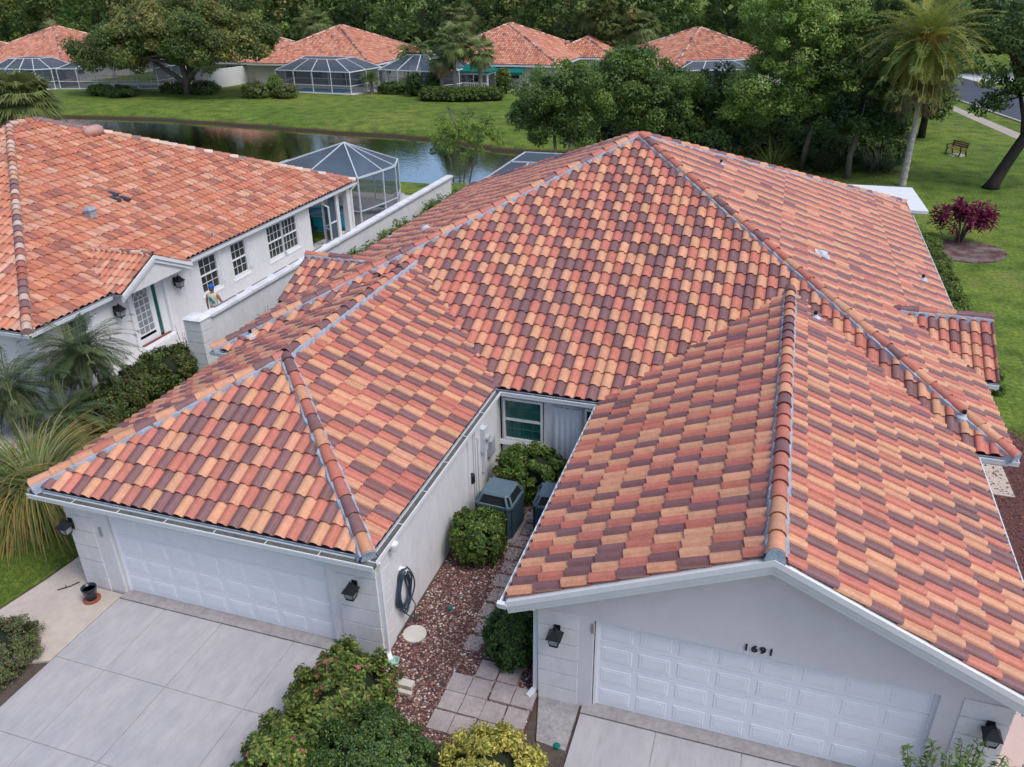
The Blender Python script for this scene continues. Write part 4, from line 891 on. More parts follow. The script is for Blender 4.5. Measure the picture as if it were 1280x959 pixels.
cage('pool_cage', 'screen enclosure in front of the corner turned house, half hidden by trees', [(-17.2,98.5),(-11.8,92.2),(-4.3,94.8),(-3.2,97.5)], 0, .8, 2.2, (-10,95,0), posts=3.0, group='screen enclosures across the pond', wd=.08)
def slab_at(name, pts, z, m): sheet(name, pts, z, m, .2)
for pts in ([(-95.3,86.7),(-95.3,81.2),(-87.8,81.0),(-86.3,82.5),(-78,83.9),(-73.2,85.3),(-73,91)], [(-58.6,91.5),(-57.3,85.5),(-46.6,84.6),(-45,88),(-37.3,86.6),(-33,87),(-30,92),(-45,94)], [(-17.4,98.5),(-11.8,91.9),(-4,94.5),(-3,97.5)]):
    slab_at('pool_deck', pts, .06, mat('pool_deck', (.55,.52,.50), .85, .08, 1))
for k, (pts) in enumerate(([(-92,82.3),(-88.5,82.3),(-88.5,84.5),(-92,84.5)], [(-84,84.6),(-77,85.8),(-77.5,88),(-84.2,87)], [(-55.5,86.6),(-48.5,86.0),(-48.3,88.6),(-55.3,89)])):
    slab_at('swimming_pool', pts, .08, M_pool)
# shared wall and gazebo
b = MB(); b.prism([(-67.2,84.4,0),(-67.0,84.4,0),(-65.4,93.5,0),(-65.6,93.5,0)], [(-67.2,84.4,2.1),(-67.0,84.4,2.1),(-65.4,93.5,2.1),(-65.6,93.5,2.1)]); q = b.build('garden_wall', M_stucco); tag(q, 'tall white garden wall to the right of the spreading tree across the pond', 'wall')
gz_ = thing('gazebo', 'small open gazebo with a teal green canopy and white railings behind the long hedge', 'gazebo', (-34.3, 92, 0))
b = MB(); gx0, gx1, gyy0, gyy1 = -36.3,-32.6,90.3,93.0
b.add([(gx0-.3,gyy0-.3,2.15),(gx1+.3,gyy0-.3,2.15),(gx1+.3,gyy1+.3,2.15),(gx0-.3,gyy1+.3,2.15),((gx0+gx1)/2,(gyy0+gyy1)/2,3.1)], [(0,1,4),(1,2,4),(2,3,4),(3,0,4)]); b.box(gx0-.3,gx1+.3,gyy0-.3,gyy1+.3,1.95,2.15); b.build('canopy', M_teal, gz_)
b = MB()
for x in (gx0,gx1):
    for y in (gyy0,gyy1): b.box(x-.08,x+.08,y-.08,y+.08,0,2.1)
b.box(gx0,gx1,gyy0-.05,gyy0+.05,1.75,1.95); b.box(gx1-.05,gx1+.05,gyy0,gyy1,1.75,1.95); b.build('post', M_white, gz_)
b = MB(); b.box(gx0,gx1,gyy0-.04,gyy0+.04,.85,.93); b.box(gx0,gx1,gyy0-.04,gyy0+.04,.15,.22)
for k in range(15): x = gx0+(gx1-gx0)*(k+.5)/15; b.box(x-.025,x+.025,gyy0-.025,gyy0+.025,.2,.88)
b.build('railing', M_white, gz_)
b = MB(); b.prism([(-30.3,92.3,1.75),(-25.8,92.3,1.75),(-25.8,94,2.35),(-30.3,94,2.35)], [(-30.3,92.3,1.8),(-25.8,92.3,1.8),(-25.8,94,2.4),(-30.3,94,2.4)])
q = thing('patio_umbrella', 'closed white patio furniture set beside the awning house', 'furniture', (0,0,0)); bpy.data.objects.remove(q)
# white building behind the trees, top left
t = thing('far_building', 'white flat roofed building glimpsed above the trees at the top left', 'building', (-152,172,0))
b = MB(); b.box(-160,-120,170,185,0,7.2); b.build('wall', mat('bright_white', (.8,.8,.8), .8, .04, .3), t); b = MB(); b.box(-161,-119,169.4,186,7.2,7.8); b.build('roof', mat('bright_white', (.8,.8,.8)), t)
b = MB()
for k in range(8): b.box(-158+k*4.6,-156+k*4.6,169.9,170.02,3.5,5.5)
b.build('window', M_glass, t)

# ================================================================ THINGS IN THE PASSAGE
def ac_unit(x, y, rot, label, s=1.0):
    t = thing('air_conditioner', label, 'air conditioner', (x, y, 0), 'outdoor air conditioner units'); M = Matrix.Translation((x,y,.07)) @ Matrix.Rotation(rot, 4, 'Z'); T = lambda a, b_, c: tuple(M @ Vector((a, b_, c)))
    def oct_(h, ch, z): return [T(-h+ch,-h,z),T(h-ch,-h,z),T(h,-h+ch,z),T(h,h-ch,z),T(h-ch,h,z),T(-h+ch,h,z),T(-h,h-ch,z),T(-h,-h+ch,z)]
    h = .40*s; hh_ = 1.12
    b = MB(); b.prism(oct_(h-.02,.07,0), oct_(h-.02,.07,.84)); body = b.build('casing', M_ac, t)
    b = MB()
    for side in range(4):
        Ms = Matrix.Rotation(side*math.pi/2, 4, 'Z')
        for k in range(17):
            xx = -h+.09+(2*h-.18)*k/16; p = Ms @ Vector((xx, -h-.0, 0)); q_ = Ms @ Vector((xx, -h+.03, 0))
            b.beam(T(p.x,p.y,.04), T(p.x,p.y,.82), .016, .03)
    g_ = b.build('louvre', M_ac); g_.parent = body
    b = MB(); b.prism(oct_(h+.01,.08,.82), oct_(h+.01,.08,.87)); b.prism(oct_(h-.10,.07,1.07), oct_(h-.13,.07,1.10)); 
    lo, hi = oct_(h,.08,.87), oct_(h-.10,.07,1.07)
    for k in range(8): b.beam(lo[k], hi[k], .045, .045)
    b.build('top_cover', mat('ac_top', (.10,.155,.185), .5, .12, 4), t)
    b = MB(); b.prism(oct_(h-.035,.08,.87), oct_(h-.135,.07,1.068)); b.build('fan_grille', M_acd, t)
    b = MB(); b.prism(oct_(h+.08,.05,-.07), oct_(h+.08,.05,.0)); b.build('pad', M_paver, t)
    return t
ac_unit(-5.22, 14.5, R(-3), 'grey blue air conditioner unit standing between the clipped bush and the meter wall', 1.12)
ac_unit(-4.0, 14.75, R(4), 'grey blue air conditioner unit mostly hidden under the eave of the right garage')
# garden hose hanging on the wall
b = MB(); rng = random.Random(12)
for k in range(7):
    cy2, cz = 10.98+rng.uniform(-.07,.07), .93+rng.uniform(-.06,.04); ry_, rz_2 = .30+rng.uniform(-.13,.06), .48+rng.uniform(-.14,.06)
    pts = [(-6.0+.035+.03*math.sin(k)+.02*math.sin(3*a+k), cy2+ry_*math.cos(a)*(1-.25*math.sin(a)), cz+rz_2*math.sin(a)) for a in [2*math.pi*i/22+math.pi/2 for i in range(23)]]
    b.tube(pts, .016, 6)
b.tube([(-5.98,11.15,.62),(-5.9,11.2,.35),(-5.85,11.0,.15),(-5.82,11.3,.06),(-5.75,11.1,.05),(-5.9,10.9,.3),(-6.02,10.85,.45)], .012, 6)
hz = b.build('garden_hose', M_hose, None, True); tag(hz, 'dark coiled garden hose on the left garage side wall above the round cover', 'hose')
b = MB(); b.box(-6.04,-5.94,10.9,11.02,1.32,1.42); b.tube([(-6.04,10.96,1.3),(-5.93,10.96,1.3),(-5.9,10.96,1.4)], .02, 6); hh = b.build('hose_hook', M_white, house)
b = MB(); b.tube([(-6.04,10.82,.45),(-5.96,10.82,.45),(-5.94,10.82,.40)], .016, 6); b.tube([(-5.98,10.78,.48),(-5.98,10.86,.48)], .02, 6); b.build('water_tap', M_grey, house)
b = MB(); b.lathe((-5.72,10.72,.0), [(.23,0),(.235,.05),(.225,.062)], 28); q = b.build('utility_cover', M_disc); tag(q, 'round pale concrete cover in the gravel below the coiled hose', 'cover')
b = MB(); b.lathe((-5.32,11.6,.0), [(.05,0),(.055,.05),(.03,.06)], 12); q = b.build('sprinkler_head', M_teal); tag(q, 'small green sprinkler cap in the middle of the gravel', 'sprinkler')
b = MB(); b.lathe((-2.36,9.05,.0), [(.055,0),(.06,.06),(.04,.075)], 12); q = b.build('sprinkler_head', M_teal); tag(q, 'green sprinkler cap at the corner of the right driveway', 'sprinkler')
b = MB(); b.box(-5.55,-5.2,9.42,9.58,.02,.10); b.box(-5.45,-5.15,9.28,9.36,.02,.08); q = b.build('splash_block', M_disc); tag(q, 'broken pale stone block lying in the gravel by the flowering bush', 'stone')
b = MB(); b.lathe((-5.80,9.93,.0), [(.06,0),(.10,.02),(.115,.09),(.10,.09),(.08,.03)], 14); q = b.build('saucer', mat('pale_jade', (.35,.55,.48), .3, .2, 8)); tag(q, 'small pale green dish under the downspout of the left garage', 'dish')
# flower pot by the left garage pier
pt = thing('flower_pot', 'dark blue glazed pot with a terracotta saucer standing by the left garage pier', 'pot', (-12.62, 9.62, .045))
b = MB(); z0 = .045
b.lathe((-12.62,9.62,z0), [(.17,0),(.18,.03),(.165,.035)], 18); b.build('saucer', M_brick, pt)
b = MB(); b.lathe((-12.62,9.62,z0+.035), [(.10,0),(.125,.12),(.145,.26),(.155,.27),(.155,.30),(.135,.30),(.13,.24)], 18); b.build('pot', M_glaze, pt, True)
b = MB(); b.lathe((-12.62,9.62,z0+.26), [(.13,0),(.13,.015)], 14); b.build('soil', M_mulch, pt)
b = MB(); b.tube([(-13.55,9.62,.06),(-13.42,9.74,.07),(-13.38,9.80,.06),(-13.28,9.97,.07)], .012, 5); b.tube([(-13.42,9.74,.07),(-13.5,9.80,.06)], .008, 5); q = b.build('fallen_twig', M_barkd); tag(q, 'thin fallen twig lying on the tan walkway left of the blue pot', 'twig')
# bench in the park
t = thing('park_bench', 'brown slatted bench on the lawn between the date palm and the leaning oak', 'bench', (11.2, 63.8, 0)); M = Matrix.Translation((11.2,63.8,0)) @ Matrix.Rotation(R(-58), 4, 'Z'); T = lambda *p: M @ Vector(p)
b = MB()
for k in range(4): b.beam(T(-.75,-.02+k*.12,.45), T(.75,-.02+k*.12,.45), .10, .035)
b.build('seat', M_wood, t); b = MB()
for k in range(3): b.beam(T(-.75,.42+k*.03,.6+k*.13), T(.75,.42+k*.03,.6+k*.13), .04, .10)
b.build('backrest', M_wood, t)
for s_ in (-.65,.65):
    b = MB(); b.beam(T(s_,-.05,.43), T(s_,.45,.43), .06); b.beam(T(s_,.0,.43), T(s_,-.12,0), .06); b.beam(T(s_,.38,.43), T(s_,.5,0), .06); b.beam(T(s_,.4,.43), T(s_,.5,.92), .05); b.beam(T(s_,-.08,.65), T(s_,.42,.65), .05); b.beam(T(s_,-.06,.43), T(s_,-.08,.65), .05); b.build('leg', M_black, t)
b = MB(); b.lathe(T(.1,.2,0), [(.55,0),(.5,.05)], 14); q = b.build('bench_pad', M_path); tag(q, 'round concrete pad under the park bench', 'pad')

# ================================================================ PERSON behind the boundary wall
def skin_body(name, verts, edges, rads, material, parent=None, sub=2):
    me = bpy.data.meshes.new(name); me.from_pydata(verts, edges, []); o = bpy.data.objects.new(name, me); C.objects.link(o)
    md = o.modifiers.new('s', 'SKIN'); md.use_smooth_shade = True
    for i, r_ in enumerate(rads): me.skin_vertices[0].data[i].radius = r_ if isinstance(r_, tuple) else (r_, r_)
    me.skin_vertices[0].data[0].use_root = True
    ms = o.modifiers.new('d', 'SUBSURF'); ms.levels = sub; ms.render_levels = sub
    bpy.context.view_layer.update(); m2 = bpy.data.meshes.new_from_object(o.evaluated_get(bpy.context.evaluated_depsgraph_get()))
    bpy.data.objects.remove(o); m2.name = name; m2.materials.clear(); m2.materials.append(material); m2.polygons.foreach_set('use_smooth', [True]*len(m2.polygons))
    q = bpy.data.objects.new(name, m2); C.objects.link(q)
    if parent: q.parent = parent
    return q
def person(x, y, rot):
    t = thing('person', 'person in blue cap and cream sleeveless shirt standing behind the white wall', 'person', (x, y, .03))
    t['_local'] = 1; t.rotation_euler = (0, 0, rot)
    # facing +y in local space; right hand reaches towards the wall cap
    V_ = [(0,0,.95),(0,.0,1.10),(0,-.01,1.30),(0,0,1.42),(0,.01,1.50),(0,.03,1.58),(0,.035,1.68),
         (-.19,0,1.41),(-.25,.0,1.14),(-.27,.05,.90),(-.275,.07,.82),
         (.19,0,1.41),(.27,.02,1.16),(.40,.16,1.02),(.46,.21,.99),
         (-.09,0,.90),(-.10,.02,.50),(-.11,-.01,.09),(-.12,.13,.04),
         (.09,0,.90),(.10,.02,.50),(.11,-.01,.09),(.12,.13,.04)]
    Ed = [(0,1),(1,2),(2,3),(3,4),(4,5),(5,6),(3,7),(7,8),(8,9),(9,10),(3,11),(11,12),(12,13),(13,14),(0,15),(15,16),(16,17),(17,18),(0,19),(19,20),(20,21),(21,22)]
    Rr = [(.15,.11),(.145,.105),(.165,.115),(.12,.09),.055,(.075,.09),(.078,.095),.065,.045,.032,.028,.065,.045,.032,.028,.09,.06,.042,.035,.09,.06,.042,.035]
    body = skin_body('body', V_, Ed, Rr, M_skin, t)
    for hx, hy, hz_, dx_, dy_, dz_ in ((-.275,.08,.80,0,.02,-1),(.47,.225,.98,.75,.55,-.3)):
        d = Vector((dx_,dy_,dz_)).normalized(); s2 = d.cross(Vector((0,1,0) if abs(d.y) < .4 else (0,0,1))).normalized(); vs, es, rs = [Vector((hx,hy,hz_)), Vector((hx,hy,hz_))+d*.06], [(0,1)], [(.03,.018),(.035,.016)]
        for k in range(4):
            b0 = vs[1]+s2*((k-1.5)*.019)+d*.01; L_ = (.065,.078,.072,.055)[k]; i = len(vs); vs += [b0, b0+d*L_*.55, b0+d*L_+Vector((0,.012,-.008))]; es += [(1,i),(i,i+1),(i+1,i+2)]; rs += [.0085,.008,.0065]
        i = len(vs); b0 = vs[0]+s2*(-.028)+d*.02; vs += [b0, b0-s2*.02+d*.03]; es += [(0,i),(i,i+1)]; rs += [.010,.008]
        skin_body('hand', [tuple(v_) for v_ in vs], es, rs, M_skin, t, 1)
    skin_body('shirt', [(0,0,.93),(0,0,1.10),(0,-.01,1.30),(0,0,1.425),(-.15,0,1.425),(.15,0,1.425),(0,.005,1.47)], [(0,1),(1,2),(2,3),(3,4),(3,5),(3,6)], [(.175,.135),(.168,.128),(.185,.135),(.14,.105),(.075,.085),(.075,.085),(.07,.075)], M_shirt, t)
    skin_body('shorts', [(0,0,.97),(0,0,.88),(-.10,0,.80),(-.11,.01,.55),(.10,0,.80),(.11,.01,.55)], [(0,1),(1,2),(2,3),(1,4),(4,5)], [(.175,.135),(.16,.13),.105,.095,.105,.095], M_navy, t)
    b = MB(); cz = 1.70
    b.lathe((0,.02,cz), [(.098,-.02),(.104,.03),(.088,.08),(.05,.112),(.01,.12)], 16, sy=1.12); cap_ = b.build('cap', M_blue, None, True); cap_.parent = t
    b = MB(); b.prism([(-.075,.10,cz-.015),(.075,.10,cz-.015),(.06,.215,cz-.03),(-.06,.215,cz-.03)], [(-.075,.10,cz-.003),(.075,.10,cz-.003),(.06,.215,cz-.018),(-.06,.215,cz-.018)]); q = b.build('cap_brim', M_blue); q.parent = cap_
    b = MB()
    for s_ in (-1,1): b.lathe((s_*.083,.03,1.64), [(.01,-.03),(.02,0),(.01,.03)], 8, sx=.6)
    b.lathe((0,.135,1.63), [(.018,-.02),(.012,.02),(.004,.045)], 8); q = b.build('ear_and_nose', M_skin, None, True); q.parent = t
    b = MB(); b.lathe((0,-.022,1.645), [(.07,-.05),(.084,.0),(.082,.04)], 14); q = b.build('hair', mat('grey_hair', (.12,.10,.09), .8, .2), None, True); q.parent = t
    # teal print on the back of the shirt: patches lying 2 mm off the cloth
    sh_ = [o for o in t.children if o.name.startswith('shirt')][0]
    b = MB(); bpy.context.view_layer.update(); mi = sh_.matrix_world.inverted()
    from mathutils.bvhtree import BVHTree
    bv = BVHTree.FromPolygons([v_.co[:] for v_ in sh_.data.vertices], [p.vertices[:] for p in sh_.data.polygons])
    rng = random.Random(3)
    for (px, pz, pr) in ((-.07,1.34,.05),(-.03,1.30,.055),(-.06,1.25,.05),(.0,1.24,.045),(.03,1.20,.05),(.06,1.16,.045),(.01,1.16,.04)):
        pts = []
        for k in range(10):
            a = 2*math.pi*k/10; rr2 = pr*rng.uniform(.7,1.1); hit = bv.ray_cast(Vector((px+rr2*math.cos(a), -1, pz+rr2*math.sin(a))), Vector((0,1,0)))
            if hit[0] is not None: pts.append(hit[0]+Vector((0,-.005,0)))
        if len(pts) > 4: b.add([tuple(p) for p in pts], [tuple(range(len(pts)))])
    q = b.build('shirt_print', M_prnt); q.parent = sh_
person(-19.05, 22.75, R(15))

# ================================================================ VEGETATION
def leaf_quads(P, N, L, W, rs, droop=0.0):
    """rhombus leaves at points P, roughly facing N; returns V, F"""
    n = len(P); t = rs.normal(size=(n, 3)); t -= (t*N).sum(1, keepdims=True)*N; t /= np.linalg.norm(t, axis=1, keepdims=True)+1e-9
    t[:, 2] -= droop; t /= np.linalg.norm(t, axis=1, keepdims=True)
    s = np.cross(N, t); s /= np.linalg.norm(s, axis=1, keepdims=True)+1e-9
    L = (L*rs.uniform(.7, 1.3, n))[:, None]; W = (W*rs.uniform(.7, 1.3, n))[:, None]
    a = P-t*L/2; b = P+s*W/2+N*W*.12; c = P+t*L/2; d = P-s*W/2+N*W*.12
    return np.stack([a, b, c, d], 1).reshape(-1, 3), np.arange(4*n).reshape(-1, 4)
def colours(n, pal, rs, j=.25, w=None):
    pal = np.array(pal)*np.array([1.62, 1.62, 1.42]); k = rs.choice(len(pal), n, p=w); return pal[k]*rs.uniform(1-j, 1+j, (n, 1))
def clump_points(cs, rr, n, rs, flat=1.):
    k = rs.randint(0, len(cs), n); d = rs.normal(size=(n, 3)); d /= np.linalg.norm(d, axis=1, keepdims=True)
    r = rr[k][:, None]*rs.uniform(.55, 1.08, (n, 1)); P = cs[k]+d*r*np.array([1, 1, flat])
    return P, d, k
def crown(blobs, nc, cr, rs, shell=(.62, 1.0), lower=-.5):
    """clump centres spread over the outer part of each ellipsoid blob"""
    out = []
    w_ = np.array([b[3]*b[4] for b in blobs], float); w_ /= w_.sum()
    for b, q in zip(blobs, w_):
        m = max(3, int(nc*q)); d = rs.normal(size=(m*4, 3)); d /= np.linalg.norm(d, axis=1, keepdims=True); d = d[d[:, 2] > lower][:m]
        out.append(np.array(b[:3])+d*np.array(b[3:6])*rs.uniform(shell[0], shell[1], (len(d), 1)))
    cs = np.concatenate(out); return cs, cr*rs.uniform(.6, 1.25, len(cs))
G_DARK = [(.060,.102,.036),(.080,.130,.043),(.105,.158,.052),(.045,.080,.034)]
G_MID = [(.095,.155,.042),(.13,.19,.05),(.075,.12,.038),(.17,.22,.055)]
G_OLIVE = [(.11,.145,.05),(.085,.12,.04),(.14,.165,.055),(.065,.095,.035),(.17,.165,.06)]
G_BUSH = [(.055,.11,.022),(.09,.16,.03),(.035,.07,.02),(.15,.20,.045)]
def tree(name, label, cat, base, blobs, trunk, nleaf, leaf, pal, seed, nc=60, cr=1.2, bark=None, group=None, limbs=8, flat=.8, jj=.28, lower=-.5):
    rs = np.random.RandomState(seed); t = thing(name, label, cat, base, group)
    cs, rr = crown(blobs, nc, cr, rs, lower=lower)
    P, d, k = clump_points(cs, rr, nleaf, rs, flat)
    Nn = d*.6+rs.normal(size=d.shape)*.5+np.array([0, 0, .45]); Nn /= np.linalg.norm(Nn, axis=1, keepdims=True)
    V_, F_ = leaf_quads(P, Nn, leaf[0], leaf[1], rs, .2)
    cl = colours(len(cs), pal, rs, .22)[k]*rs.uniform(1-jj, 1+jj, (nleaf, 1))*np.array([1, 1, 1])
    quads_np('crown', V_, F_, cl, M_attrleaf, t)
    b = MB(); rng = random.Random(seed)
    for pts, rad in trunk: b.tube(pts, rad, 9)
    top = Vector(trunk[0][0][-1])
    idx = rs.choice(len(cs), min(limbs, len(cs)), replace=False)
    for i in idx:
        q = Vector(cs[i]); st = Vector(trunk[i % len(trunk)][0][-1]); mid = st.lerp(q, .5)+Vector((rng.uniform(-.3,.3), rng.uniform(-.3,.3), rng.uniform(.0,.4)))
        r0 = trunk[0][1][-1]*.7 if isinstance(trunk[0][1], list) else trunk[0][1]*.6
        b.tube([st, mid, q], [r0, r0*.6, r0*.25], 6)
    b.build('trunk', bark or M_bark, t, True)
    return t
# ---- big spreading tree across the pond
tree('spreading_tree', 'huge wide spreading olive green tree across the pond, shading the left far roofs', 'tree', (-66.2,81.5,0),
     [(-71,82,5.4,8,6,3.0),(-62,82,5.8,7,6,3.4),(-67,83,7.6,8,6,3.2),(-75.5,81,4.6,4.5,4,2.0),(-57.8,81.5,5.0,3.8,4,2.3),(-66,78.5,4.4,7,3,1.8)],
     [([(-66.2,81.5,-.1),(-66.0,81.5,1.6),(-66.4,81.6,3.2)],[.5,.38,.32]),([(-66.0,81.5,1.4),(-64.5,81.8,2.8),(-63.4,82,4.2)],[.3,.25,.2]),([(-66.2,81.5,1.2),(-68.2,81.2,2.6),(-70,81,3.8)],[.3,.25,.18])],
     75000, (.34,.19), G_OLIVE, 5, nc=260, cr=1.2, limbs=40, lower=-.75)
# ---- trees between the pond and the house
tree('bushy_tree', 'smaller dark bushy tree at the pond edge, left of the broad one', 'tree', (-13.6,50.6,0),
     [(-14.8,53,3.9,3.0,2.3,2.8),(-13.2,53,4.6,2.5,2,2.0),(-15.8,53,3.0,2.0,1.5,1.9),(-14.2,53,2.2,2.2,1.5,1.3)], [([(-13.6,50.6,-.3),(-14,51.4,1.2),(-14.4,52.4,2.4)],[.14,.11,.09]),([(-13.3,50.6,-.3),(-13.2,51.4,1.3),(-12.9,52.6,2.8)],[.12,.1,.08])],
     26000, (.20,.11), G_DARK[:3]+G_MID[:2], 6, nc=150, cr=.6)
tree('broad_tree', 'large dense dark green tree directly behind the roof apex, yellow green tips', 'tree', (-10.4,55.5,0),
     [(-11,57,4.0,4.3,3.2,3.3),(-8.0,58,3.6,3.0,2.4,2.8),(-9.5,57,3.6,2.9,2.6,2.8),(-13,57,3.6,2.3,2.3,2.4),(-10.6,57,5.7,2.2,2.0,1.5)], [([(-10.4,55.5,-.2),(-10.5,56,2.0),(-10.8,56.6,3.5)],[.25,.2,.14])],
     44000, (.21,.115), G_DARK+G_MID[:3], 7, nc=230, cr=.68)
tree('pond_shrub_tree', 'thin straggly light green tree growing at the water edge with bare grey branches on top', 'tree', (-20.6,50.5,-.3),
     [(-20.6,51.5,1.6,2.1,1.6,1.4),(-19.3,51.5,2.3,1.6,1.4,1.5),(-21.8,51.5,2.0,1.3,1.2,1.3)],
     [([(-20.4,50.5,-.9),(-20.5,51,.6),(-20.8,51.6,2.4),(-21.6,51.8,3.9)],[.07,.06,.045,.02]),([(-20.9,50.7,-.9),(-21.2,51,.6),(-21.8,51.4,1.6)],[.06,.05,.03]),([(-19.8,50.6,-.9),(-19.5,51,.8),(-19.0,51.5,3.4)],[.06,.05,.02]),([(-20.2,50.6,-.9),(-20,51.2,1.4),(-20.1,51.6,4.0)],[.05,.04,.015])],
     4200, (.17,.09), [(.12,.19,.04),(.17,.24,.05),(.08,.14,.035)], 8, nc=70, cr=.36, limbs=26)
# ---- right hand woodland edge
tree('tall_tree', 'tall light green tree with a pale bare trunk rising just behind the right roof slope', 'tree', (1.2,56.5,0),
     [(.2,57.6,7.0,3.0,2.6,2.6),(-1.5,57.6,4.6,2.6,2.4,2.4),(1.0,57.6,4.4,2.3,2,2.0),(-.8,58,9.2,2.6,2.4,1.8),(-2.6,58,3.0,1.7,1.6,1.4),(2.1,57.6,8.2,2.2,2,2.0)],
     [([(1.2,56.5,-.2),(1.3,56.6,1.4),(1.6,56.9,2.8),(1.2,57.4,4.6),(.6,57.6,6.5)],[.19,.17,.15,.12,.08]),([(1.5,56.8,2.5),(.3,57.0,3.5),(-.7,57.3,4.4)],[.1,.08,.05])],
     46000, (.21,.105), [(.16,.24,.065),(.20,.28,.08),(.12,.19,.06),(.25,.32,.10)], 9, nc=260, cr=.68)
tree('shade_tree', 'dark tree with a grey trunk standing between the tall light tree and the date palm', 'tree', (4.0,54.5,0),
     [(4.2,55.8,3.4,2.5,2.2,1.5),(5.4,56.2,3.0,1.7,1.6,1.2),(2.6,56,3.2,1.8,1.6,1.3),(4.0,57,5.8,3.2,2.4,2.3),(4.4,58,8.4,3.2,2.4,2.4)],
     [([(4.0,54.5,-.2),(3.9,54.7,1.3),(4.3,55.4,3.2),(4.3,56.4,5.4)],[.2,.17,.14,.1])], 26000, (.24,.13), G_DARK, 10, nc=150, cr=.66)
tree('dark_tree', 'very dark round tree directly left of the tall light green tree', 'tree', (-5.5,62,0),
     [(-5.6,62,3.4,2.7,2.4,2.8),(-4.0,63,2.6,2.2,2,2.2),(-7.0,61,2.2,2.0,1.8,1.8)], [([(-5.5,62,-.2),(-5.5,62,2.5)],[.2,.15])], 15000, (.26,.14), G_DARK[:2]+[(.03,.055,.035)], 12, nc=90, cr=.7)
tree('background_tree', 'tall dark evergreen behind the tall light tree and left of the date palm crown', 'tree', (5.5,68,0),
     [(4.5,68,7.0,5.0,3.5,4.5),(7.5,72,6.4,4.4,3.5,4.5),(1.0,70,7,3.8,3.5,4.2)], [([(5.5,68,-.2),(5.2,68,4.5)],[.35,.25])], 24000, (.34,.18), G_DARK+G_OLIVE[1:2], 13, nc=150, cr=1.0)
tree('leaning_oak', 'dark oak with a thick leaning black trunk at the right edge of the lawn', 'tree', (12.0,54.0,0),
     [(14.6,55,6.0,3.0,3.0,2.2),(11.9,55.5,6.6,1.8,2.0,2.3),(13.2,55,8.6,3.2,3,2.0),(11.3,55,4.6,1.0,1.0,.8)],
     [([(11.85,53.9,-.1),(12.0,54,.35),(12.35,54,1.4),(12.95,54.1,2.9),(13.4,54.3,4.2),(13.5,54.6,5.6)],[.52,.36,.32,.30,.26,.18]),([(12.9,54.1,2.8),(12.7,54.3,4.0),(12.2,54.6,5.4)],[.16,.13,.09])],
     17000, (.20,.12), G_DARK, 14, nc=130, cr=.6, bark=M_barkd, limbs=26)
tree('background_tree', 'dark tree standing beyond the park bench, left of the road', 'tree', (9.9,70.5,0),
     [(9.9,71,3.4,1.5,1.4,1.8),(9.3,71,5.0,2.2,2,2),(10.3,70,2.0,1.2,1.1,1.1)], [([(9.9,70.5,-.1),(9.9,70.6,2.4)],[.3,.22])], 9000, (.26,.15), G_DARK, 15, nc=60, cr=.7, bark=M_barkd)
rsx = np.random.RandomState(77)
for k, (x, y, hgt, rad, lab) in enumerate(((16,122,11,6,'tree beyond the road end, above the date palm crown'),(27,118,10,6,'tree beyond the road on the right edge, behind the leaning oak'),(22,132,13,7,'tall tree far beyond the road in the top right corner'),(8,112,11,6,'tree far behind the date palm, left of the road'),(13.5,128,10,4,'slim tree where the road bends out of view'))):
    tree('roadside_tree', lab, 'tree', (x,y,0), [(x,y,hgt*.55,rad,rad*.8,hgt*.42),(x-rad*.5,y,hgt*.4,rad*.6,rad*.6,hgt*.3),(x+rad*.4,y,hgt*.75,rad*.6,rad*.6,hgt*.25)], [([(x,y,-.2),(x,y,hgt*.5)],[.35,.22])], 7000, (.55,.32), G_DARK+G_MID[:1], 30+k, nc=70, cr=1.3, group='trees beyond the road')
# ---- woodland behind the far houses: countless crowns, one object
rs = np.random.RandomState(21); VV = []; FF = []; CC = []; off = 0
PALS = [G_DARK, G_MID[:3]+G_DARK[:1], G_OLIVE, G_DARK+G_MID[:1], [(.10,.13,.03),(.07,.10,.03)]]
sites = []
for row, yb in enumerate((115, 126, 138, 152)):
    x = -215 if row else -215
    while x < 14: 
        xx = x+rs.uniform(-2, 2); yy = yb+rs.uniform(-4, 4)+(max(0, (-xx-70))*.06)
        ok = not (row == 0 and rs.uniform() < .1)
        if ok: sites.append((xx, yy, rs.uniform(11.5, 15)+row*1.5, rs.uniform(3.6, 6.2)))
        x += rs.uniform(5, 8)
for k_, (x, y, hgt, rad) in enumerate(sites):
    if -165 < x < -140 and y > 112: hgt *= .62
    n = int(1900*rad/4.5); blobs = [(x, y, hgt*.5, rad, rad*.8, hgt*.5), (x+rs.uniform(-2,2), y-1, hgt*.75, rad*.6, rad*.6, hgt*.28)]
    cs, rr = crown(blobs, 46, 1.1, rs, lower=-.9); P, d, k = clump_points(cs, rr, n, rs, .8)
    N_ = d*.6+rs.normal(size=d.shape)*.5+np.array([0, 0, .45]); N_ /= np.linalg.norm(N_, axis=1, keepdims=True)
    v_, f_ = leaf_quads(P, N_, .62, .36, rs, .2); pal = PALS[rs.randint(len(PALS))]
    VV.append(v_); FF.append(f_+off); off += len(v_); CC.append(colours(len(cs), pal, rs, .25)[k]*rs.uniform(.75, 1.25, (n, 1)))
tag(quads_np('woodland', np.concatenate(VV), np.concatenate(FF), np.concatenate(CC), M_attrleaf), 'dense green woodland closing the view behind the far houses', 'woodland', kind='stuff')
# understory skirt so no gaps show the horizon
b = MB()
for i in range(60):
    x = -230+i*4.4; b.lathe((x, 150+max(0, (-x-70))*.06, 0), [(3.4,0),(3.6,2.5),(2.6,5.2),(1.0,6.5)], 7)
tag(b.build('undergrowth', M_core, None, True), 'dark undergrowth inside the far woodland', 'undergrowth', kind='stuff')

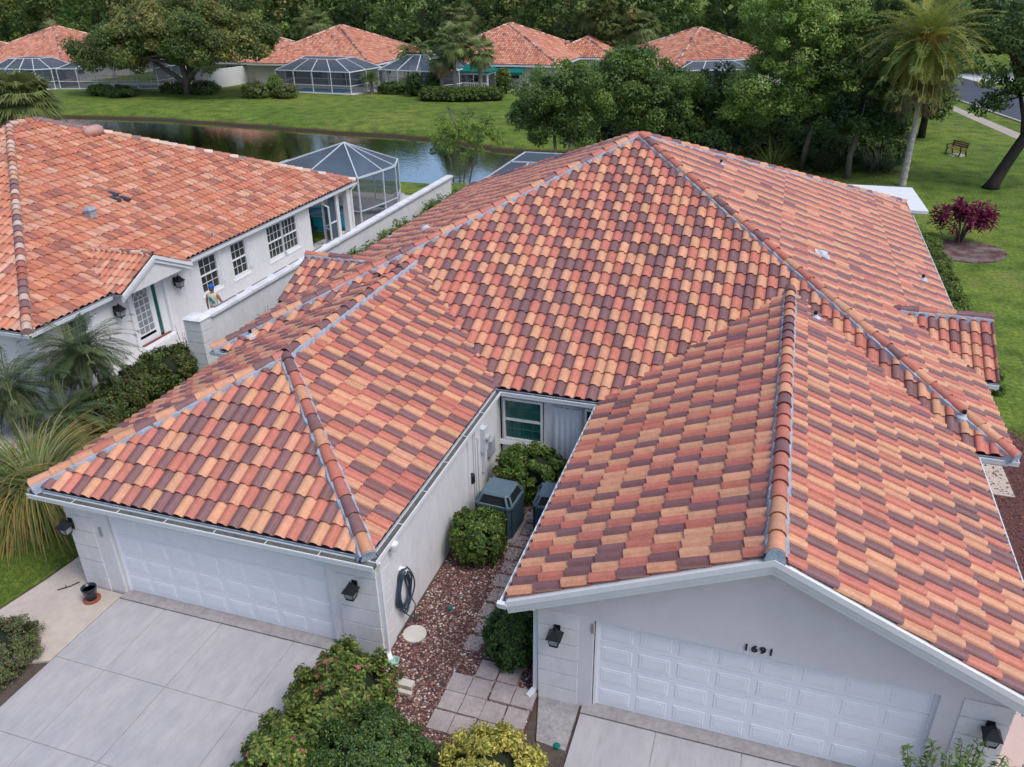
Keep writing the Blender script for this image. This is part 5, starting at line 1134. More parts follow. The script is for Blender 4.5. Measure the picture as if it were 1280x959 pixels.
# ---- palms
def frond(rs, base, az_, el0, L, curve, nl, ll, lw, V, F, Cc, pal, vee=.35, hang=.32):
    """pinnate frond: rachis arc with leaflets on both sides"""
    d0 = np.array([math.cos(az_), math.sin(az_), 0.]); side = np.array([-math.sin(az_), math.cos(az_), 0.]); p = np.array(base, float); el = el0; st = L/nl
    col = np.array(pal[rs.randint(len(pal))])*rs.uniform(.6, 1.3)
    rw = .012+lw*.25
    for i in range(nl):
        s = (i+.5)/nl; dr = d0*math.cos(el)+np.array([0,0,1.])*math.sin(el); upv = -d0*math.sin(el)+np.array([0,0,1.])*math.cos(el); p2 = p+dr*st
        o = len(V); V += [p-side*rw, p+side*rw, p2+side*rw, p2-side*rw]; F.append((o, o+1, o+2, o+3)); Cc.append(col*1.1)
        if s > .14:
            l = ll*(math.sin(min(1, s*1.15+.1)*math.pi))**.55 if s < .93 else ll*.5
            for sg in (-1, 1):
                for rep in (0, .5):
                    q = p+dr*st*rep; dd = dr*.65+side*sg*.8+upv*(vee+rs.uniform(-.15,.15)); dd /= np.linalg.norm(dd); w_ = np.cross(dd, upv); w_ /= np.linalg.norm(w_)+1e-9
                    tip = q+dd*l*rs.uniform(.8, 1.1)+np.array([0,0,-hang*l]); mid = q+dd*l*.5; o = len(V)
                    V += [q, mid+w_*lw, tip, mid-w_*lw]; F.append((o, o+1, o+2, o+3)); Cc.append(col*rs.uniform(.75, 1.25))
        p = p2; el = max(el-curve/nl, min(el, -1.35))
def pinnate_palm(name, label, base, top, r0, nf, L, pal, seed, nl=22, ll=.5, lw=.03, elr=(-.9, 1.35), curve=1.3, bark=None, group=None, dead=None, trunk_pts=None, vee=.35, hang=.32):
    rs = np.random.RandomState(seed); t = thing(name, label, 'palm tree', base, group); V, F, Cc = [], [], []
    for i in range(nf):
        q = i/nf; el = elr[1]+(elr[0]-elr[1])*q**.8; azz = i*2.399+rs.uniform(-.2,.2)
        pl = pal
        if dead and q > dead[0]: pl = dead[1]
        frond(rs, top, azz, el+rs.uniform(-.12,.12), L*rs.uniform(.85,1.1)*(.75+.25*math.sin(math.pi*min(1,q+.25))), curve*rs.uniform(.8,1.2), nl, ll, lw, V, F, Cc, pl, vee, hang)
    quads_np('crown', np.array(V), np.array(F), np.array(Cc), M_attrleaf, t)
    b = MB(); pts = trunk_pts or [base, tuple((Vector(base)+Vector(top))/2+Vector((.05,0,0))), top]
    if trunk_pts is None or True:
        P_ = [Vector(p) for p in pts]; n = max(6, int((P_[-1]-P_[0]).length/.16)); pp = []; rr = []
        for i in range(n+1):
            q = i/n*(len(P_)-1); j = min(int(q), len(P_)-2); pp.append(P_[j].lerp(P_[j+1], q-j)); rr.append(r0*(1+.10*(i % 2))*(1.25-.35*min(1, i/n*3) if i < n*.3 else .9+ (.35*(i/n-.85)/.15 if i/n > .85 else 0)))
        b.tube(pp, rr, 10)
    b.build('trunk', bark or M_palmt, t)
    return t
def fan_palm(name, label, base, top, r0, nf, Rf, pal, seed, group=None, elr=(-1.1, 1.2), pet=.8, dead=None, seg=22, trunk_pts=None):
    rs = np.random.RandomState(seed); t = thing(name, label, 'palm tree', base, group); V, F, Cc = [], [], []
    for i in range(nf):
        q = i/nf; el = elr[1]+(elr[0]-elr[1])*q**.75+rs.uniform(-.15,.15); az_ = i*2.399+rs.uniform(-.3,.3)
        pl = dead[1] if dead and q > dead[0] else pal; col = np.array(pl[rs.randint(len(pl))])*rs.uniform(.75,1.25)
        d = np.array([math.cos(az_)*math.cos(el), math.sin(az_)*math.cos(el), math.sin(el)]); side = np.array([-math.sin(az_), math.cos(az_), 0]); upv = np.cross(side, d)*-1
        if upv[2] < 0: upv = -upv
        o = len(V); p0 = np.array(top, float); h = p0+d*pet; V += [p0-side*.02, p0+side*.02, h+side*.015, h-side*.015]; F.append((o,o+1,o+2,o+3)); Cc.append(col)
        for k in range(seg):
            a = (k/(seg-1)-.5)*4.2; dd = d*math.cos(a*.62)+side*math.sin(a*.62); l = Rf*(1-.12*abs(a))*rs.uniform(.88,1.08); w_ = Rf*.045
            sd_ = np.cross(dd, upv); sd_ /= np.linalg.norm(sd_)+1e-9; m = h+dd*l*.6+upv*(-.06*l); tip = h+dd*l+np.array([0,0,-.34*l])*(1+rs.uniform(-.3,.5)); o = len(V)
            V += [h, m+sd_*w_, tip, m-sd_*w_]; F.append((o,o+1,o+2,o+3)); Cc.append(col*rs.uniform(.8,1.2))
    quads_np('crown', np.array(V), np.array(F), np.array(Cc), M_attrleaf, t)
    b = MB(); P_ = [Vector(p) for p in (trunk_pts or [base, top])]; n = max(5, int((P_[-1]-P_[0]).length/.25)); pp = []; rr = []
    for i in range(n+1):
        q = i/n*(len(P_)-1); j = min(int(q), len(P_)-2); pp.append(P_[j].lerp(P_[j+1], q-j)); rr.append(r0*(1+.12*(i % 2)))
    b.tube(pp, rr, 9); b.build('trunk', M_palmt, t); return t
G_DATE = [(.33,.36,.08),(.26,.31,.075),(.38,.38,.085),(.21,.28,.08)]
G_DATE2 = [(.40,.33,.07),(.34,.31,.07),(.42,.35,.10)]
dp = pinnate_palm('date_palm', 'tall date palm with a drooping yellow green crown beside the white porch roof', (7.0,53.4,0), (6.85,53.5,7.8), .17, 150, 4.7, G_DATE, 41, nl=30, ll=.66, lw=.021, hang=.12, bark=M_datet, elr=(-.85,1.5), curve=1.25, dead=(.78, G_DATE2), trunk_pts=[(7.0,53.4,-.1),(7.05,53.4,3.4),(6.97,53.4,5.4),(6.85,53.5,7.8)])
b = MB(); rng = random.Random(5)
for k in range(70):
    a = rng.uniform(0,6.28); r_ = rng.uniform(.2,.75); z = 8.05-rng.uniform(-.2,.4); b.tube([(6.85+r_*.3*math.cos(a),53.5+r_*.3*math.sin(a),7.8),(6.85+r_*math.cos(a),53.5+r_*math.sin(a),z+.5),(6.85+r_*1.5*math.cos(a),53.5+r_*1.5*math.sin(a),z)], .02, 4)
b.build('fruit_stalk', mat('orange_stalk', (.50,.14,.03), .8, .3, 8), dp)
rs = np.random.RandomState(8); V, F, Cc = [], [], []
for k in range(70):      # dead hanging skirt
    frond(rs, (6.85,53.5,7.1), k*2.399, -.85+rs.uniform(-.2,.3), rs.uniform(2.3,3.6), .9, 26, .30, .014, V, F, Cc, [(.30,.23,.15),(.24,.18,.13),(.36,.27,.13)], .1)
quads_np('dead_fronds', np.array(V), np.array(F), np.array(Cc), M_attrleaf, dp)
G_SAB = [(.24,.30,.11),(.30,.36,.14),(.18,.25,.09)]; DEAD = [(.26,.20,.11),(.30,.24,.12)]
fan_palm('cabbage_palm', 'leftmost of the three cabbage palms by the gazebo, shortest with a brown skirt', (-35.9,84.9,0), (-35.8,85,4.0), .2, 46, 1.25, G_SAB, 42, 'cabbage palms by the gazebo', dead=(.62, DEAD))
fan_palm('cabbage_palm', 'tallest and fullest of the three cabbage palms by the gazebo', (-34.3,84.6,0), (-34.3,85,5.7), .2, 56, 1.5, G_SAB, 43, 'cabbage palms by the gazebo', pet=1.0)
fan_palm('cabbage_palm', 'rightmost of the three cabbage palms, standing in front of the gazebo', (-31.5,84.9,0), (-31.4,85,4.75), .2, 46, 1.3, G_SAB, 44, 'cabbage palms by the gazebo', dead=(.8, DEAD))
fan_palm('cabbage_palm', 'tall cabbage palm rising behind the roofs above the trio by the gazebo', (-39.9,101,0), (-39.9,101,7.0), .22, 60, 1.8, G_SAB+G_OLIVE[:1], 45, pet=1.1)
for k, (x, y, z, lab) in enumerate(((-27.3,112,3.6,'first'),(-24.1,112,3.1,'second'),(-22.1,113,5.2,'third'),(-19.2,112,5.6,'fourth'),(-26.3,113,7.0,'tall'),(-114.6,112,4.6,'far left'))):
    L_ = {'first': 'pale green cabbage palm just right of the green awning house roof', 'second': 'low pale cabbage palm behind the small roof wing of the awning house', 'third': 'round pale cabbage palm left of the corner turned house', 'fourth': 'cabbage palm with a visible trunk nearest the corner turned house roof', 'tall': 'taller cabbage palm above the others right of the awning house', 'far left': 'pale cabbage palm behind the leftmost far roof'}[lab]
    fan_palm('cabbage_palm', L_, (x,y,0), (x,y,z), .24, 60, 2.0, G_SAB+[(.20,.22,.09)], 50+k, 'cabbage palms in front of the woodland', pet=.9)
fan_palm('cabbage_palm', 'large shaggy cabbage palm cut by the left edge, just behind the neighbour\'s roof', (-45.5,40.5,0), (-45.3,40.5,5.2), .25, 90, 1.7, [(.22,.26,.09),(.28,.31,.12),(.17,.20,.07)], 60, pet=.9, dead=(.7, DEAD))
fan_palm('cabbage_palm', 'cabbage palm top peeking over the middle far roof', (-63,106,0), (-63,106,6.3), .24, 50, 1.9, G_SAB, 61, pet=.9)
G_ROY = [(.10,.18,.05),(.13,.22,.055),(.19,.25,.08)]
pinnate_palm('royal_palm', 'small slender palm left of the cabbage palms, in front of the pink roof', (-42.4,90.5,0), (-42.4,90.5,4.0),   .12, 18, 2.5, G_ROY, 62, nl=10, ll=.55, lw=.05, elr=(-.1,1.2), curve=1.5, bark=M_bark, group='slender palms across the pond')
pinnate_palm('royal_palm', 'slender palm between the smaller slender palm and the cabbage palms', (-40.8,90.8,0), (-40.8,90.8,4.3), .12, 20, 2.6, G_ROY, 63, nl=10, ll=.6, lw=.05, elr=(-.1,1.2), curve=1.5, bark=M_bark, group='slender palms across the pond')
pinnate_palm('clump_palm', 'low bright green clump palm right of the wide screen enclosure', (-45.2,86.5,0), (-45.2,86.5,1.5), .2, 22, 1.9, [(.10,.18,.04),(.14,.22,.05)], 64, nl=10, ll=.5, lw=.05, elr=(-.1,1.3), curve=1.3)
G_PHX = [(.09,.14,.06),(.12,.165,.07),(.16,.20,.08),(.075,.115,.05)]
pinnate_palm('dwarf_date_palm', 'feathery dwarf date palm in front of the neighbour\'s window, left of the dark hedge', (-19.2,16.6,0), (-19.25,16.8,1.75), .10, 80, 2.1, G_PHX, 65, nl=34, ll=.30, lw=.010, elr=(-.6,1.3), curve=1.45, group='dwarf date palms by the neighbour', vee=.2)
pinnate_palm('dwarf_date_palm', 'dark dwarf date palm at the left edge, behind the tall ornamental grass', (-19.9,14.9,0), (-20.1,14.9,1.35), .10, 70, 2.0, G_PHX, 66, nl=32, ll=.28, lw=.010, elr=(-.6,1.3), curve=1.45, group='dwarf date palms by the neighbour', vee=.2)
pinnate_palm('dwarf_date_palm', 'lowest dwarf date palm, between the tall ornamental grass and the dark hedge', (-18.0,14.7,0), (-18.0,14.7,.85), .09, 50, 1.6, G_PHX, 67, nl=28, ll=.22, lw=.009, elr=(-.5,1.3), curve=1.45, group='dwarf date palms by the neighbour', vee=.2)
# tall ornamental grass fountain at the left edge
def blade_tuft(name, label, cat, c, n, L, wd_, pal, seed, spread=.35, el=(.5,1.45), bend=1.9, kind=None, parent=None):
    rs = np.random.RandomState(seed); V, F, Cc = [], [], []
    for i in range(n):
        a = rs.uniform(0, 6.283); e_ = rs.uniform(*el); l = L*rs.uniform(.65,1.1); r_ = spread*math.sqrt(rs.uniform()); p = np.array([c[0]+r_*math.cos(a+rs.uniform(-.6,.6)), c[1]+r_*math.sin(a+rs.uniform(-.6,.6)), c[2]])
        side = np.array([-math.sin(a), math.cos(a), 0]); m = 8; col = np.array(pal[rs.randint(len(pal))])*rs.uniform(.75,1.25); bb = bend*rs.uniform(.7,1.2)
        pr = None
        for k in range(m+1):
            w_ = wd_*(1-.85*(k/m)**1.6); cur = (p-side*w_, p+side*w_)
            if pr is not None:
                o = len(V); V += [pr[0], pr[1], cur[1], cur[0]]; F.append((o,o+1,o+2,o+3)); tipc = np.array([1.35,1.0,.8]) if k > 5 else np.array([1,1,1]); Cc.append(col*tipc)
            pr = cur; p = p+(np.array([math.cos(a)*math.cos(e_), math.sin(a)*math.cos(e_), math.sin(e_)]))*l/m; e_ -= bb/m
    o = quads_np(name, np.array(V), np.array(F), np.array(Cc), M_attrleaf, parent); return tag(o, label, cat, None, kind) if parent is None else o
G_FAN = [(.24,.30,.10),(.19,.26,.08),(.32,.35,.15),(.15,.21,.07),(.38,.33,.14)]
blade_tuft('ornamental_grass', 'big fountain of long arching yellow green grass at the left edge beside the left garage', 'grass clump', (-16.5,12.1,.1), 2600, 2.8, .019, G_FAN, 70, spread=.4, el=(.3,1.5), bend=2.3)
blade_tuft('ornamental_grass', 'second lower fountain of arching yellow green grass nearer the lawn strip at the left edge', 'grass clump', (-17.5,11.2,.1), 1700, 2.3, .019, G_FAN, 71, spread=.35, el=(.2,1.45), bend=2.2)
# ---- shrubs
def bush(name, label, c, r, n, leaf, pal, seed, flowers=None, box=.0, group=None, cr=.16, stems=None, lift=0, cat='bush', w=None, core=.74, poke=.0):
    """rounded shrub: many small leaves in clumps round a solid dark filler core"""
    rs = np.random.RandomState(seed); t = thing(name, label, cat, (c[0], c[1], 0), group)
    m = int(3.2*(r[0]*r[1]+r[0]*r[2]+r[1]*r[2])/(cr*cr)*.55)+40; d = rs.normal(size=(m, 3)); d /= np.linalg.norm(d, axis=1, keepdims=True)
    if box > 0:
        mx = np.abs(d).max(1, keepdims=True); d = d/(mx**box)*(1-.25*box)
    d = d[d[:, 2] > -.75]
    lump = 1+.10*np.sin(d[:, 0:1]*5+seed)*np.cos(d[:, 1:2]*4+seed*2)
    cs = np.array(c)+d*np.array(r)*lump*rs.uniform(.82, 1.0+poke, (len(d), 1)); rr = cr*rs.uniform(.6, 1.3, len(cs))
    P, dd, k = clump_points(cs, rr, n, rs, .9); out = (P-np.array(c))/np.array(r); out /= np.linalg.norm(out, axis=1, keepdims=True)
    ok = P[:, 2] > .03; P, dd, k, out = P[ok], dd[ok], k[ok], out[ok]
    N_ = out*.8+rs.normal(size=P.shape)*.45+np.array([0,0,.35]); N_ /= np.linalg.norm(N_, axis=1, keepdims=True)
    V_, F_ = leaf_quads(P, N_, leaf[0], leaf[1], rs, .1); cl = colours(len(P), pal, rs, .3, w)*rs.uniform(.85,1.15,len(cs))[k][:, None]
    quads_np('foliage', V_, F_, cl, M_attrleaf, t)
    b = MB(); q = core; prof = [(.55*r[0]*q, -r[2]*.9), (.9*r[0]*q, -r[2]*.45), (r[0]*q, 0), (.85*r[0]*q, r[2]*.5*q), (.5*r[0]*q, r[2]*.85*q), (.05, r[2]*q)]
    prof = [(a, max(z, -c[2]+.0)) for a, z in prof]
    b.lathe(c, prof, 12, sy=r[1]/r[0]); b.build('inner_core', M_core, t, True)  # solid dark core, stops the leaf shell from being see-through
    if flowers:
        nf, fcols, fs = flowers; i = rs.choice(len(P), nf, replace=False); P2 = P[i]+out[i]*.02; Vs, Fs, Cs = [], [], []
        for p, o_ in zip(P2, out[i]):
            a_ = np.cross(o_, [0,0,1.]); a_ /= np.linalg.norm(a_)+1e-6; b_ = np.cross(o_, a_); fc = np.array(fcols[rs.randint(len(fcols))])
            for kk in range(5):
                an = kk*1.2566+rs.uniform(0,.3); dr = a_*math.cos(an)+b_*math.sin(an); sd_ = -a_*math.sin(an)+b_*math.cos(an); o2 = len(Vs)
                Vs += [p, p+dr*fs*.6+sd_*fs*.35+o_*.015, p+dr*fs+o_*.01, p+dr*fs*.6-sd_*fs*.35+o_*.015]; Fs.append((o2,o2+1,o2+2,o2+3)); Cs.append(fc)
        quads_np('blossom', np.array(Vs), np.array(Fs), np.array(Cs), M_attrleaf, t)
    return t
G_PIT = [(.05,.10,.022),(.08,.14,.03),(.03,.06,.018),(.16,.19,.05),(.11,.16,.035)]
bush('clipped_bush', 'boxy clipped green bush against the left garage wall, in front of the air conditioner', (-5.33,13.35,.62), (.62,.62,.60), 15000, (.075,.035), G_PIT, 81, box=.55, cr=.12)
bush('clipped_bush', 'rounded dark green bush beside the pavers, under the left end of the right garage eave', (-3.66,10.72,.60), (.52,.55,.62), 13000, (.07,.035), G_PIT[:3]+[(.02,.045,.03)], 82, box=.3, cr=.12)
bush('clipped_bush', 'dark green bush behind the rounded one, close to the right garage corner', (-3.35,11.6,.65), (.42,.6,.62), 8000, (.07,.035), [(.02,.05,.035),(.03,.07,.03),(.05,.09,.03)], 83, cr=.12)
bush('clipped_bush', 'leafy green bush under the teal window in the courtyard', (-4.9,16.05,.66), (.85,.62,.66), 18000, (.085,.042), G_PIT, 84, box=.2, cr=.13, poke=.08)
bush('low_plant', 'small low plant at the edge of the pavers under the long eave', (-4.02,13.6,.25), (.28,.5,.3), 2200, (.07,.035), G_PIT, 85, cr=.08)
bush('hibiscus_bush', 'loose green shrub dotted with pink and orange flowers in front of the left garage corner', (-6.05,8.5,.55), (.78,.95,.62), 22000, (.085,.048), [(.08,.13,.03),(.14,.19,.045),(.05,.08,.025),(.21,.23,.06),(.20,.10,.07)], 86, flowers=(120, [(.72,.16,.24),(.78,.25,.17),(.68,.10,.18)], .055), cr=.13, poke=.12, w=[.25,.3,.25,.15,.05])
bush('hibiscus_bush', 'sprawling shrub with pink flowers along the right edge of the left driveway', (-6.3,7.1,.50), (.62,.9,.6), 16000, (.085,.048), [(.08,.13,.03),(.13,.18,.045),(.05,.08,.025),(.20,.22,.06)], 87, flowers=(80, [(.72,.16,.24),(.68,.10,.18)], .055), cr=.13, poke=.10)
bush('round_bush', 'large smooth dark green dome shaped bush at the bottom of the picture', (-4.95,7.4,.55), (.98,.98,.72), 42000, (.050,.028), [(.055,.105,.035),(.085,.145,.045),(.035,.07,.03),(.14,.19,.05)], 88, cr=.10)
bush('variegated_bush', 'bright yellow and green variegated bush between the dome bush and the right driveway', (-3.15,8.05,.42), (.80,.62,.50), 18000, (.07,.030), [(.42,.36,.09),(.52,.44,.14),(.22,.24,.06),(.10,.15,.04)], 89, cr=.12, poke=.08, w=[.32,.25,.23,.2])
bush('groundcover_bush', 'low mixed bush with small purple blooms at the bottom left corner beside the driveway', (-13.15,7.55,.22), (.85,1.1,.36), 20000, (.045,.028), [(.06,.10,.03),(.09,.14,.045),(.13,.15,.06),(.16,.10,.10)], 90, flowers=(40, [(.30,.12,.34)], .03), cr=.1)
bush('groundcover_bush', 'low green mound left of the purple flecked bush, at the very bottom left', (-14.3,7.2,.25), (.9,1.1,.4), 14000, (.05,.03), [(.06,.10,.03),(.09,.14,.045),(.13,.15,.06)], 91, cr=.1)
# neighbour's hedge: dark with reddish tips
for k, (x, y, lab) in enumerate(((-18.25,19.1,'far end of the dark reddish hedge, nearest the block pier'),(-18.2,17.5,'middle section of the dark reddish hedge in front of the neighbour\'s door'),(-18.0,15.9,'near end of the dark reddish hedge, beside the dwarf date palms'))):
    bush('hedge', lab, (x, y, .42), (.95,1.0,.5), 13000, (.085,.055), [(.05,.085,.022),(.08,.12,.03),(.11,.15,.04),(.09,.035,.03),(.035,.055,.02)], 92+k, box=.5, cr=.16, group='hedge in front of the neighbour\'s house', w=[.25,.25,.2,.18,.12], cat='hedge')
# straggly stems with few leaves beside the pier
def stemmy(name, label, x, y, h, n, pal, seed, leafL=.07, spread=.2, nl=14, cat='plant', fan=0.5, lw=.3):
    rs = np.random.RandomState(seed); t = thing(name, label, cat, (x, y, 0)); b = MB(); P = []; D = []
    for i in range(n):
        a = rs.uniform(0, 6.283); r_ = spread*rs.uniform(0,1); p0 = Vector((x+r_*math.cos(a)*.4, y+r_*math.sin(a)*.4, 0)); p1 = Vector((x+r_*math.cos(a)*(1+fan), y+r_*math.sin(a)*(1+fan), h*rs.uniform(.65,1.05))); pm = p0.lerp(p1,.5)+Vector((rs.uniform(-.05,.05),rs.uniform(-.05,.05),0)); b.tube([p0,pm,p1],[.012,.009,.005],5)
        for k in range(nl):
            q = rs.uniform(.35,1.0); p = p0.lerp(p1,q) if q > .5 else pm; an = rs.uniform(0,6.283); P.append(np.array(p)+np.array([math.cos(an),math.sin(an),.5])*leafL*.4); D.append([math.cos(an)*.5,math.sin(an)*.5,1])
    b.build('stem', M_bark, t); P = np.array(P); D = np.array(D); D /= np.linalg.norm(D, axis=1, keepdims=True)
    V_, F_ = leaf_quads(P, D, leafL, leafL*lw, rs); quads_np('foliage', V_, F_, colours(len(P), pal, rs, .3), M_attrleaf, t); return t
stemmy('bare_shrub', 'nearly bare twiggy shrub beside the block pier in front of the neighbour\'s door', -18.45, 20.25, 1.2, 14, G_OLIVE, 101, spread=.35, nl=5)
stemmy('potted_plant', 'ragged green plant growing from the dark planter by the door', -18.6, 20.9, 1.15, 9, G_MID, 102, spread=.14, nl=16)
stemmy('yellow_shrub', 'small yellow green shrub behind the boundary wall next to the side gable', -16.4, 21.9, 1.5, 14, [(.25,.25,.06),(.16,.2,.05)], 103, spread=.25, nl=26)
stemmy('oleander', 'upright leafy stems rising in front of the right end of the right garage door', 3.15, 9.6, 1.5, 6, [(.10,.17,.05),(.14,.20,.06),(.07,.12,.05)], 104, spread=.16, nl=34, leafL=.15, lw=.22, fan=1.2)
stemmy('oleander', 'taller leafy stems below the lantern at the right end of the right garage', 3.72, 9.6, 1.75, 8, [(.10,.17,.05),(.14,.20,.06),(.06,.11,.05)], 105, spread=.2, nl=34, leafL=.15, lw=.22, fan=1.2)
stemmy('oleander', 'leafy stems cut by the bottom right corner of the picture', 4.5, 9.9, 1.25, 7, [(.10,.17,.05),(.07,.12,.05)], 106, spread=.2, nl=30, leafL=.15, lw=.22, fan=1.2)
# low plants along the boundary wall (duplex side)
for k in range(12):
    y = 26.2+k*1.25; lab = ['first','second','third','fourth','fifth','sixth','seventh','eighth','ninth','tenth','eleventh','last'][k]+' low green plant along the boundary wall, counted away from the camera'
    bush('wall_plant', lab, (-16.35+.12*math.sin(k*2), y, .75), (.36,.75,.72+.1*math.sin(k*1.7)), 1500, (.12,.07), [(.08,.14,.04),(.12,.18,.05),(.17,.22,.07),(.05,.09,.03)], 110+k, cr=.18, group='row of green plants along the boundary wall', cat='plant', poke=.2)
# right lawn: hedge strip and purple shrub
for k in range(6):
    bush('low_hedge', ['nearest end','second section','third section','fourth section','fifth section','farthest end'][k]+' of the low hedge along the right side of the duplex', (6.75+.02*k, 26.2+k*2.75, .28), (.55,1.5,.36), 9000, (.085,.05), [(.07,.12,.028),(.10,.15,.035),(.05,.09,.022),(.16,.19,.05)], 130+k, box=.6, cr=.14, group='clipped hedge along the right side of the duplex', cat='hedge')
rs = np.random.RandomState(55); t = thing('cordyline', 'deep magenta leaved shrub in the round mulch bed on the right lawn', 'shrub', (8.42,41.8,0)); b = MB(); V, F, Cc = [], [], []
for k in range(46):
    a = rs.uniform(0,6.283); r_ = 1.35*math.sqrt(rs.uniform()); hx = 1.75+rs.uniform(-.25,.35)-.25*(r_/1.3)**2+(.0); top_ = (8.35+r_*math.cos(a), 41.8+r_*.8*math.sin(a), hx)
    if k < 9: b.tube([(8.42+.12*math.cos(a),41.8+.12*math.sin(a),0),(8.4+r_*.2*math.cos(a),41.8+r_*.2*math.sin(a),.6),(8.4+r_*.7*math.cos(a),41.8+r_*.6*math.sin(a),hx-.5)],[.05,.04,.02],6)
    for i in range(26):
        az_ = i*2.399; el = rs.uniform(-.5,1.3); d = np.array([math.cos(az_)*math.cos(el), math.sin(az_)*math.cos(el), math.sin(el)]); sd_ = np.array([-math.sin(az_), math.cos(az_), 0]); p = np.array(top_)-np.array([0,0,rs.uniform(0,.75)]); l = rs.uniform(.25,.42); c_ = np.array([(.16,.012,.055),(.24,.025,.09),(.09,.01,.035),(.32,.05,.12)][rs.randint(4)])*rs.uniform(.8,1.2); o = len(V)
        V += [p, p+d*l*.5+sd_*.045, p+d*l+np.array([0,0,-.08]), p+d*l*.5-sd_*.045]; F.append((o,o+1,o+2,o+3)); Cc.append(c_)
b.build('trunk', M_bark, t); quads_np('foliage', np.array(V), np.array(F), np.array(Cc), M_attrleaf, t)
# far bank shrubs
G_HD = [(.07,.12,.028),(.10,.15,.035),(.05,.09,.022)]
FARB = [(-76.0,78.6,1.6,1.1,1.15,'round clipped bush at the far left of the opposite bank, beside the screen enclosure',G_HD),(-72.4,78.0,1.9,1.2,1.15,'second round bush on the opposite bank, left of the spreading tree trunk',G_DARK),
 (-74.0,79.0,.8,.8,.8,'small reddish bush between the two round bushes on the opposite bank',[(.22,.13,.06),(.15,.12,.04)]),(-68.5,82.3,2.0,1.0,1.1,'dark bush just left of the spreading tree trunk',G_DARK),(-64.2,82.0,2.0,1.2,1.4,'dark rounded bush just right of the spreading tree trunk',G_DARK),
 (-56.3,80.6,1.7,1.3,1.5,'olive clipped bush with reddish tips in front of the wide screen enclosure',G_OLIVE),(-52.9,81.0,1.5,1.2,1.35,'darker clipped bush beside the olive one in front of the wide screen enclosure',G_OLIVE[1:]),(-54.6,81.8,.8,.8,2.2,'upright yellow green shrub between two clipped bushes',[(.14,.2,.04),(.1,.16,.04)]),
 (-42.3,86.4,2.1,.8,1.2,'low square hedge behind the left cypress shrub',G_HD),(-39.3,85.2,.85,.8,2.5,'left one of two dark upright cypress shrubs',G_DARK),(-37.2,85.4,.8,.8,2.4,'right one of two dark upright cypress shrubs, behind the long hedge',G_DARK),
 (-30.3,89.0,.9,.8,2.6,'upright green and yellow shrub right of the gazebo',G_HD+[(.2,.2,.05)])]
for k, (x, y, rx, ry_, h, lab, pal) in enumerate(FARB):
    bush('round_shrub' if h < 2 else 'upright_shrub', lab, (x, y, h*.5), (rx, ry_, h*.55), 2600, (.20,.11), pal, 150+k, box=.3, cr=.26, group='shrubs on the opposite bank')
rs = np.random.RandomState(3)
def long_hedge():
    t = thing('long_hedge', 'long kidney shaped clipped hedge at the foot of the three cabbage palms', 'hedge', (-33,82.6,0)); cs = []; b = MB()
    for i in range(16):
        q = i/15; x = -36.3+q*6.6; y = 81.9+1.2*(2*q-1)**2*.4+q*1.5; b.lathe((x,y,0), [(.95,0),(1.02,.6),(.8,1.0),(.2,1.2)], 10)
        for k in range(40):
            a = rs.uniform(0,6.283); e_ = rs.uniform(-.1,1.5); cs.append([x+1.2*math.cos(a)*math.cos(e_), y+1.15*math.sin(a)*math.cos(e_), .35+.98*math.sin(e_)])
    cs = np.array(cs); P, d, k = clump_points(cs, np.full(len(cs), .2), 12000, rs, .8); N_ = d+np.array([0,0,.8]); N_ /= np.linalg.norm(N_, axis=1, keepdims=True)
    V_, F_ = leaf_quads(P, N_, .16, .09, rs); quads_np('foliage', V_, F_, colours(len(P), [(.09,.14,.03),(.12,.17,.035),(.06,.10,.022)], rs, .25), M_attrleaf, t); b.build('inner_core', M_core, t, True)  # dark solid filler behind the hedge leaves, closes see-through gaps
long_hedge()
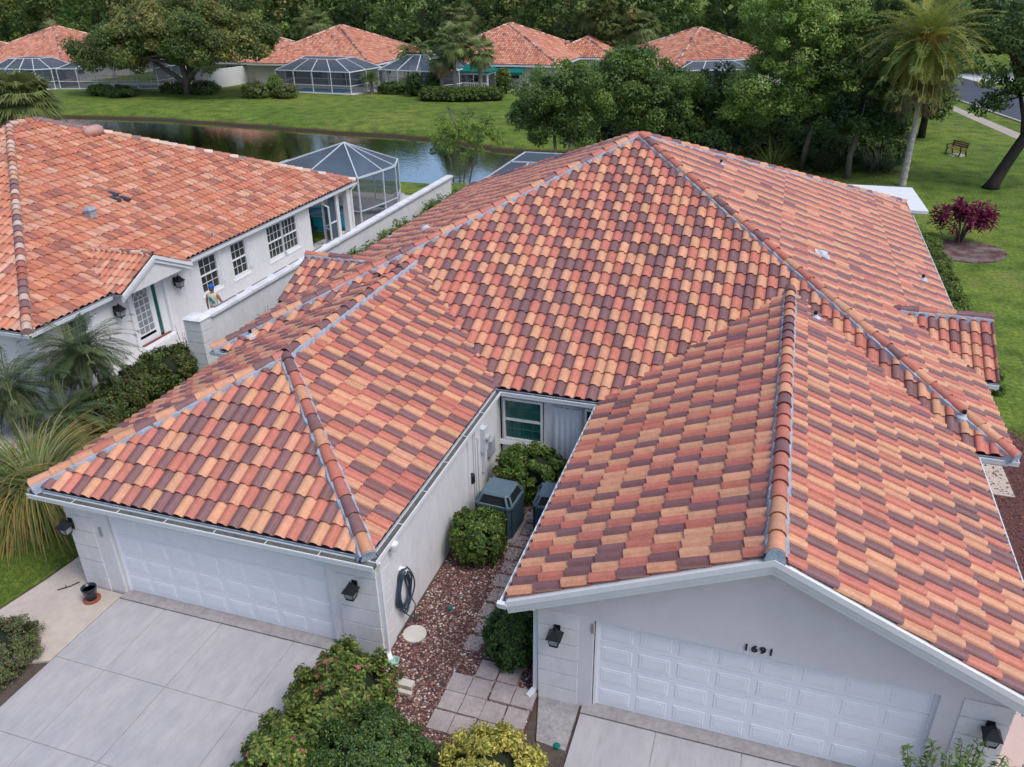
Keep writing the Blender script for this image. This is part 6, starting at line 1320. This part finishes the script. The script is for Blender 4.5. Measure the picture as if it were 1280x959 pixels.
# under the right hand trees: undergrowth things
for k, (x, y, lab, pal) in enumerate(((-.6,56.3,'bright yellow green spiky palm clump just behind the right roof slope',[(.22,.27,.07),(.16,.22,.06)]),(2.6,56.2,'dark strappy plant between the two pale trunks',[(.05,.08,.03),(.08,.11,.04)]),(5.9,57.2,'grey green strappy plant beside the shade tree on the lawn',[(.10,.14,.08),(.06,.10,.05)]),(-3.2,57.5,'green fan leaved plant below the dark round tree',[(.07,.12,.04),(.10,.15,.05)]))):
    blade_tuft('spiky_plant', lab, 'plant', (x, y, .1), 240, 1.9 if k else 2.2, .035, pal, 170+k, spread=.7, el=(.3,1.5), bend=1.2)
for k, (x, y, rx, h, lab) in enumerate(((-8.0,59.0,2.2,2.0,'dark shrub mass below the broad tree, left part'),(-4.2,58.6,2.2,2.2,'dark shrub mass under the dark round tree'),(-1.4,59.5,2.2,2.2,'dark shrub mass behind the bright spiky clump'),(2.4,59.0,2.2,2.0,'dark shrub mass behind the two pale trunks'),(5.6,60.0,1.9,1.6,'dark shrub at the right end of the undergrowth by the lawn'),(-11.5,62.5,2.8,2.5,'shrub mass between the broad tree and the far lawn'),(3.5,66,3.0,2.6,'shrub mass deep under the background trees'),(7.8,76,2.2,2.2,'shrub mass beyond the bench'),(-2,74,4,3,'shrub mass before the corner turned house'),(-12,80,4,2.6,'shrub mass left below the corner turned house'))):
    bush('undergrowth_shrub', lab, (x, y, h*.45), (rx, rx*.7, h*.55), 4200, (.26,.14), G_DARK+G_MID[:1], 180+k, cr=.42, group='shrubs under the right hand trees', poke=.15)
# lawn strip blades near the camera
def lawn(name, poly, n, h, seed, label):
    rs = np.random.RandomState(seed); xs_ = [p[0] for p in poly]; ys_ = [p[1] for p in poly]; P = []
    def inside(x, y):
        ins = False
        for i in range(len(poly)):
            x0, y0 = poly[i]; x1, y1 = poly[(i+1) % len(poly)]
            if (y0 > y) != (y1 > y) and x < (x1-x0)*(y-y0)/(y1-y0)+x0: ins = not ins
        return ins
    while len(P) < n:
        x, y = rs.uniform(min(xs_), max(xs_)), rs.uniform(min(ys_), max(ys_))
        if inside(x, y): P.append((x, y, .03))
    P = np.array(P); a = rs.uniform(0, 6.283, n); ln = h*rs.uniform(.5,1.2,n); lean = rs.normal(size=(n,2))*.5*ln[:,None]; s = np.c_[np.cos(a), np.sin(a), np.zeros(n)]*.004; tip = P+np.c_[lean, ln]
    V_ = np.stack([P-s, P+s, tip], 1).reshape(-1,3); F_ = np.arange(3*n).reshape(-1,3)
    return tag(quads_np(name, V_, F_, colours(n, [(.10,.17,.03),(.07,.13,.025),(.14,.20,.045),(.20,.19,.08)], rs, .25), M_attrleaf), label, 'grass', kind='stuff')
lawn('grass_blades', [(-18.3,6.6),(-15.75,10.1),(-15.4,11.4),(-13.6,11.3),(-14.1,10.6),(-14.35,9.0),(-17.6,5.5)], 26000, .07, 1, 'short lawn grass in the strip between the tan walkway and the ornamental grass')
